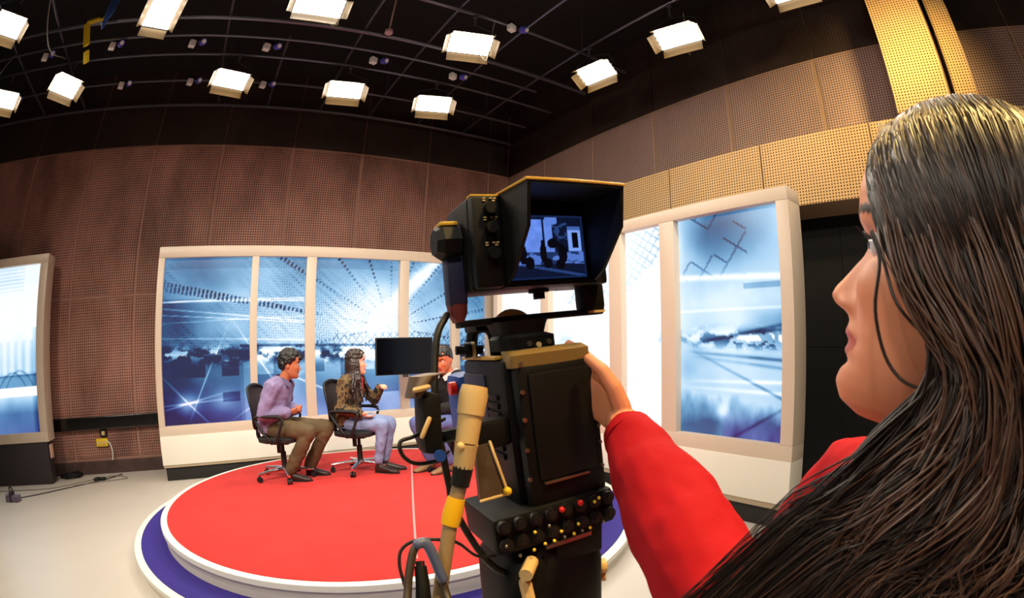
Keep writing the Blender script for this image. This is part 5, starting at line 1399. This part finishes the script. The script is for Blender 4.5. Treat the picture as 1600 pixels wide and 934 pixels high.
def strands(n, m, name, kink=.004, rad=(.0007, .0012), seed=5, urange=(0, 6.2), lift=0.0, nclump=150):
    rng = np.random.default_rng(seed)
    K = 30
    cl = rng.uniform(*urange, nclump)
    ci = rng.integers(0, nclump, n)
    u0 = rng.uniform(*urange, n); uc = cl[ci]
    tk = np.linspace(0, 1, 10)
    g0, g1 = guide(np.clip(uc + (u0 - uc) * .0 + rng.normal(0, .16, n), 0, 12)), guide(np.clip(uc + rng.normal(0, .10, n), 0, 12))
    w = np.clip(tk * 1.3, 0, 1)[None, :, None]
    P = g0 * (1 - w) + g1 * w
    # outward push (from the head axis) and clump wander
    hc = np.array(tuple(HO)) + np.array([0, -.01, 0])
    d = P - hc; d[..., 2] *= .25
    d /= np.linalg.norm(d, axis=-1, keepdims=True) + 1e-9
    P = P + d * (rng.uniform(-.010, .004, n)[:, None, None] + lift)
    wander = .38 * np.sin(rng.uniform(0, 6.28, nclump)[ci][:, None] + rng.uniform(2, 5, nclump)[ci][:, None] * tk[None]) * np.clip(tk * 1.5 - .35, 0, 1)[None]
    for k in range(3, 10):
        P[:, k] += guide(np.clip(uc + wander[:, k], 0, 12))[:, k] - guide(uc)[:, k]
    ph = rng.uniform(0, 6.28, (nclump, 3)); fr = rng.uniform(1.2, 2.6, nclump)
    wob = np.stack([np.sin(ph[ci][:, k][:, None] + fr[ci][:, None] * 6.28 * tk[None]) for k in range(3)], -1)
    P = P + wob * (kink * (0.25 + 1.6 * tk ** 1.2))[None, :, None] * np.array([.55, 1, 1])
    P = P + rng.normal(0, .0012, (n, 1, 3)) + rng.normal(0, .0007, P.shape)
    # trim the length at random
    L = rng.uniform(.86, 1.0, n)
    # resample (Catmull-Rom, vectorised)
    Q = np.concatenate([2 * P[:, :1] - P[:, 1:2], P, 2 * P[:, -1:] - P[:, -2:-1]], 1)
    t = np.linspace(0, 1, K)[None] * L[:, None] * 9 * .9999
    i = t.astype(int); f = (t - i)[..., None]; r = np.arange(n)[:, None]
    a, b, c, e = Q[r, i], Q[r, i + 1], Q[r, i + 2], Q[r, i + 3]
    S = .5 * (2 * b + (c - a) * f + (2 * a - 5 * b + 4 * c - e) * f ** 2 + (3 * b - a - 3 * c + e) * f ** 3)
    S = skull(S, rng.uniform(1.035, 1.10, (n, 1, 1)))
    T = np.gradient(S, axis=1); T /= np.linalg.norm(T, axis=-1, keepdims=True) + 1e-9
    ref = rng.normal(0, 1, (n, 1, 3))
    A = np.cross(T, ref); A /= np.linalg.norm(A, axis=-1, keepdims=True) + 1e-9
    B = np.cross(T, A)
    rr = rng.uniform(*rad, n)[:, None] * np.interp(np.linspace(0, 1, K), [0, .1, .7, 1], [.7, 1, .9, .15])[None]
    V = np.stack([S + (A * math.cos(q) + B * math.sin(q)) * rr[..., None] for q in (0, 2.094, 4.189)], 2)      # n K 3 3
    base = (np.arange(n)[:, None, None] * K + np.arange(K - 1)[None, :, None]) * 3
    k = np.arange(3)[None, None]; k2 = (k + 1) % 3
    F = np.stack([base + k, base + k2, base + 3 + k2, base + 3 + k], -1).reshape(-1, 4)
    me = bpy.data.meshes.new(name)
    V = V.reshape(-1, 3)
    me.vertices.add(len(V)); me.vertices.foreach_set('co', V.astype(np.float32).ravel())
    me.loops.add(F.size); me.loops.foreach_set('vertex_index', F.ravel().astype(np.int32))
    me.polygons.add(len(F)); me.polygons.foreach_set('loop_start', np.arange(0, F.size, 4, dtype=np.int32))
    me.update(calc_edges=True)
    return mesh_obj(name, me, m, OP)
M_OPH = mat('dark brown glossy hair', (.155, .098, .082), rough=.38, spec=.55)
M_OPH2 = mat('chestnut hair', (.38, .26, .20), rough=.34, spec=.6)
# solid under-layer of the mane
uu = np.linspace(0, 12, 61)
G = guide(uu)
hc = np.array(tuple(HO)) + np.array([0, -.01, 0])
d = G - hc; d[..., 2] *= .25; d /= np.linalg.norm(d, axis=-1, keepdims=True)
Gi = G - d * .012
tt = [skull(spline(Gi[k], 28), 1.03) for k in range(len(uu))]
bm = BM()
VV = [[bm.verts.new(p) for p in row] for row in tt]
for i in range(len(uu) - 1):
    for k in range(27):
        bm.faces.new((VV[i][k], VV[i + 1][k], VV[i + 1][k + 1], VV[i][k + 1]))
bmesh.ops.solidify(bm, geom=bm.faces[:], thickness=.006)
tube(bm, [TH @ Vector(p) for p in spline([(0, .076, .083), (0, .058, .103), (0, .02, .119), (0, -.03, .121), (0, -.07, .100)], 16)], .0105, seg=10)
hu = finish('hair', bm, M_OPH, OP, smooth=True)
h1 = strands(2600, M_OPH, 'hair_strands', kink=.005, seed=5, urange=(0.0, 6.5)); h1['kind'] = 'stuff'
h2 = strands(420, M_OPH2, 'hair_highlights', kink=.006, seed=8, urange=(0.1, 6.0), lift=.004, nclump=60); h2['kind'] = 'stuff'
h4 = strands(420, M_OPH, 'hair_strands', kink=.003, seed=21, urange=(0.0, .9), nclump=40); h4['kind'] = 'stuff'
h3 = strands(900, M_OPH, 'hair_strands', kink=.004, seed=9, urange=(6.0, 12.0)); h3['kind'] = 'stuff'
for pts in ([(.327,.094,1.480),(.323,.088,1.460),(.319,.092,1.429),(.317,.086,1.401),(.316,.074,1.385),(.313,.058,1.380),(.308,.035,1.383)], [(.325,.092,1.480),(.321,.085,1.460),(.314,.076,1.432),(.312,.059,1.413),(.309,.043,1.404),(.305,.022,1.399)]):
    bm = BM(); tube(bm, [Vector(p) - OPB for p in spline(pts, 30)], [.0008] + [.0013] * 28 + [.0008], seg=6)
    finish('loose_strand', bm, M_OPH, OP, smooth=True)
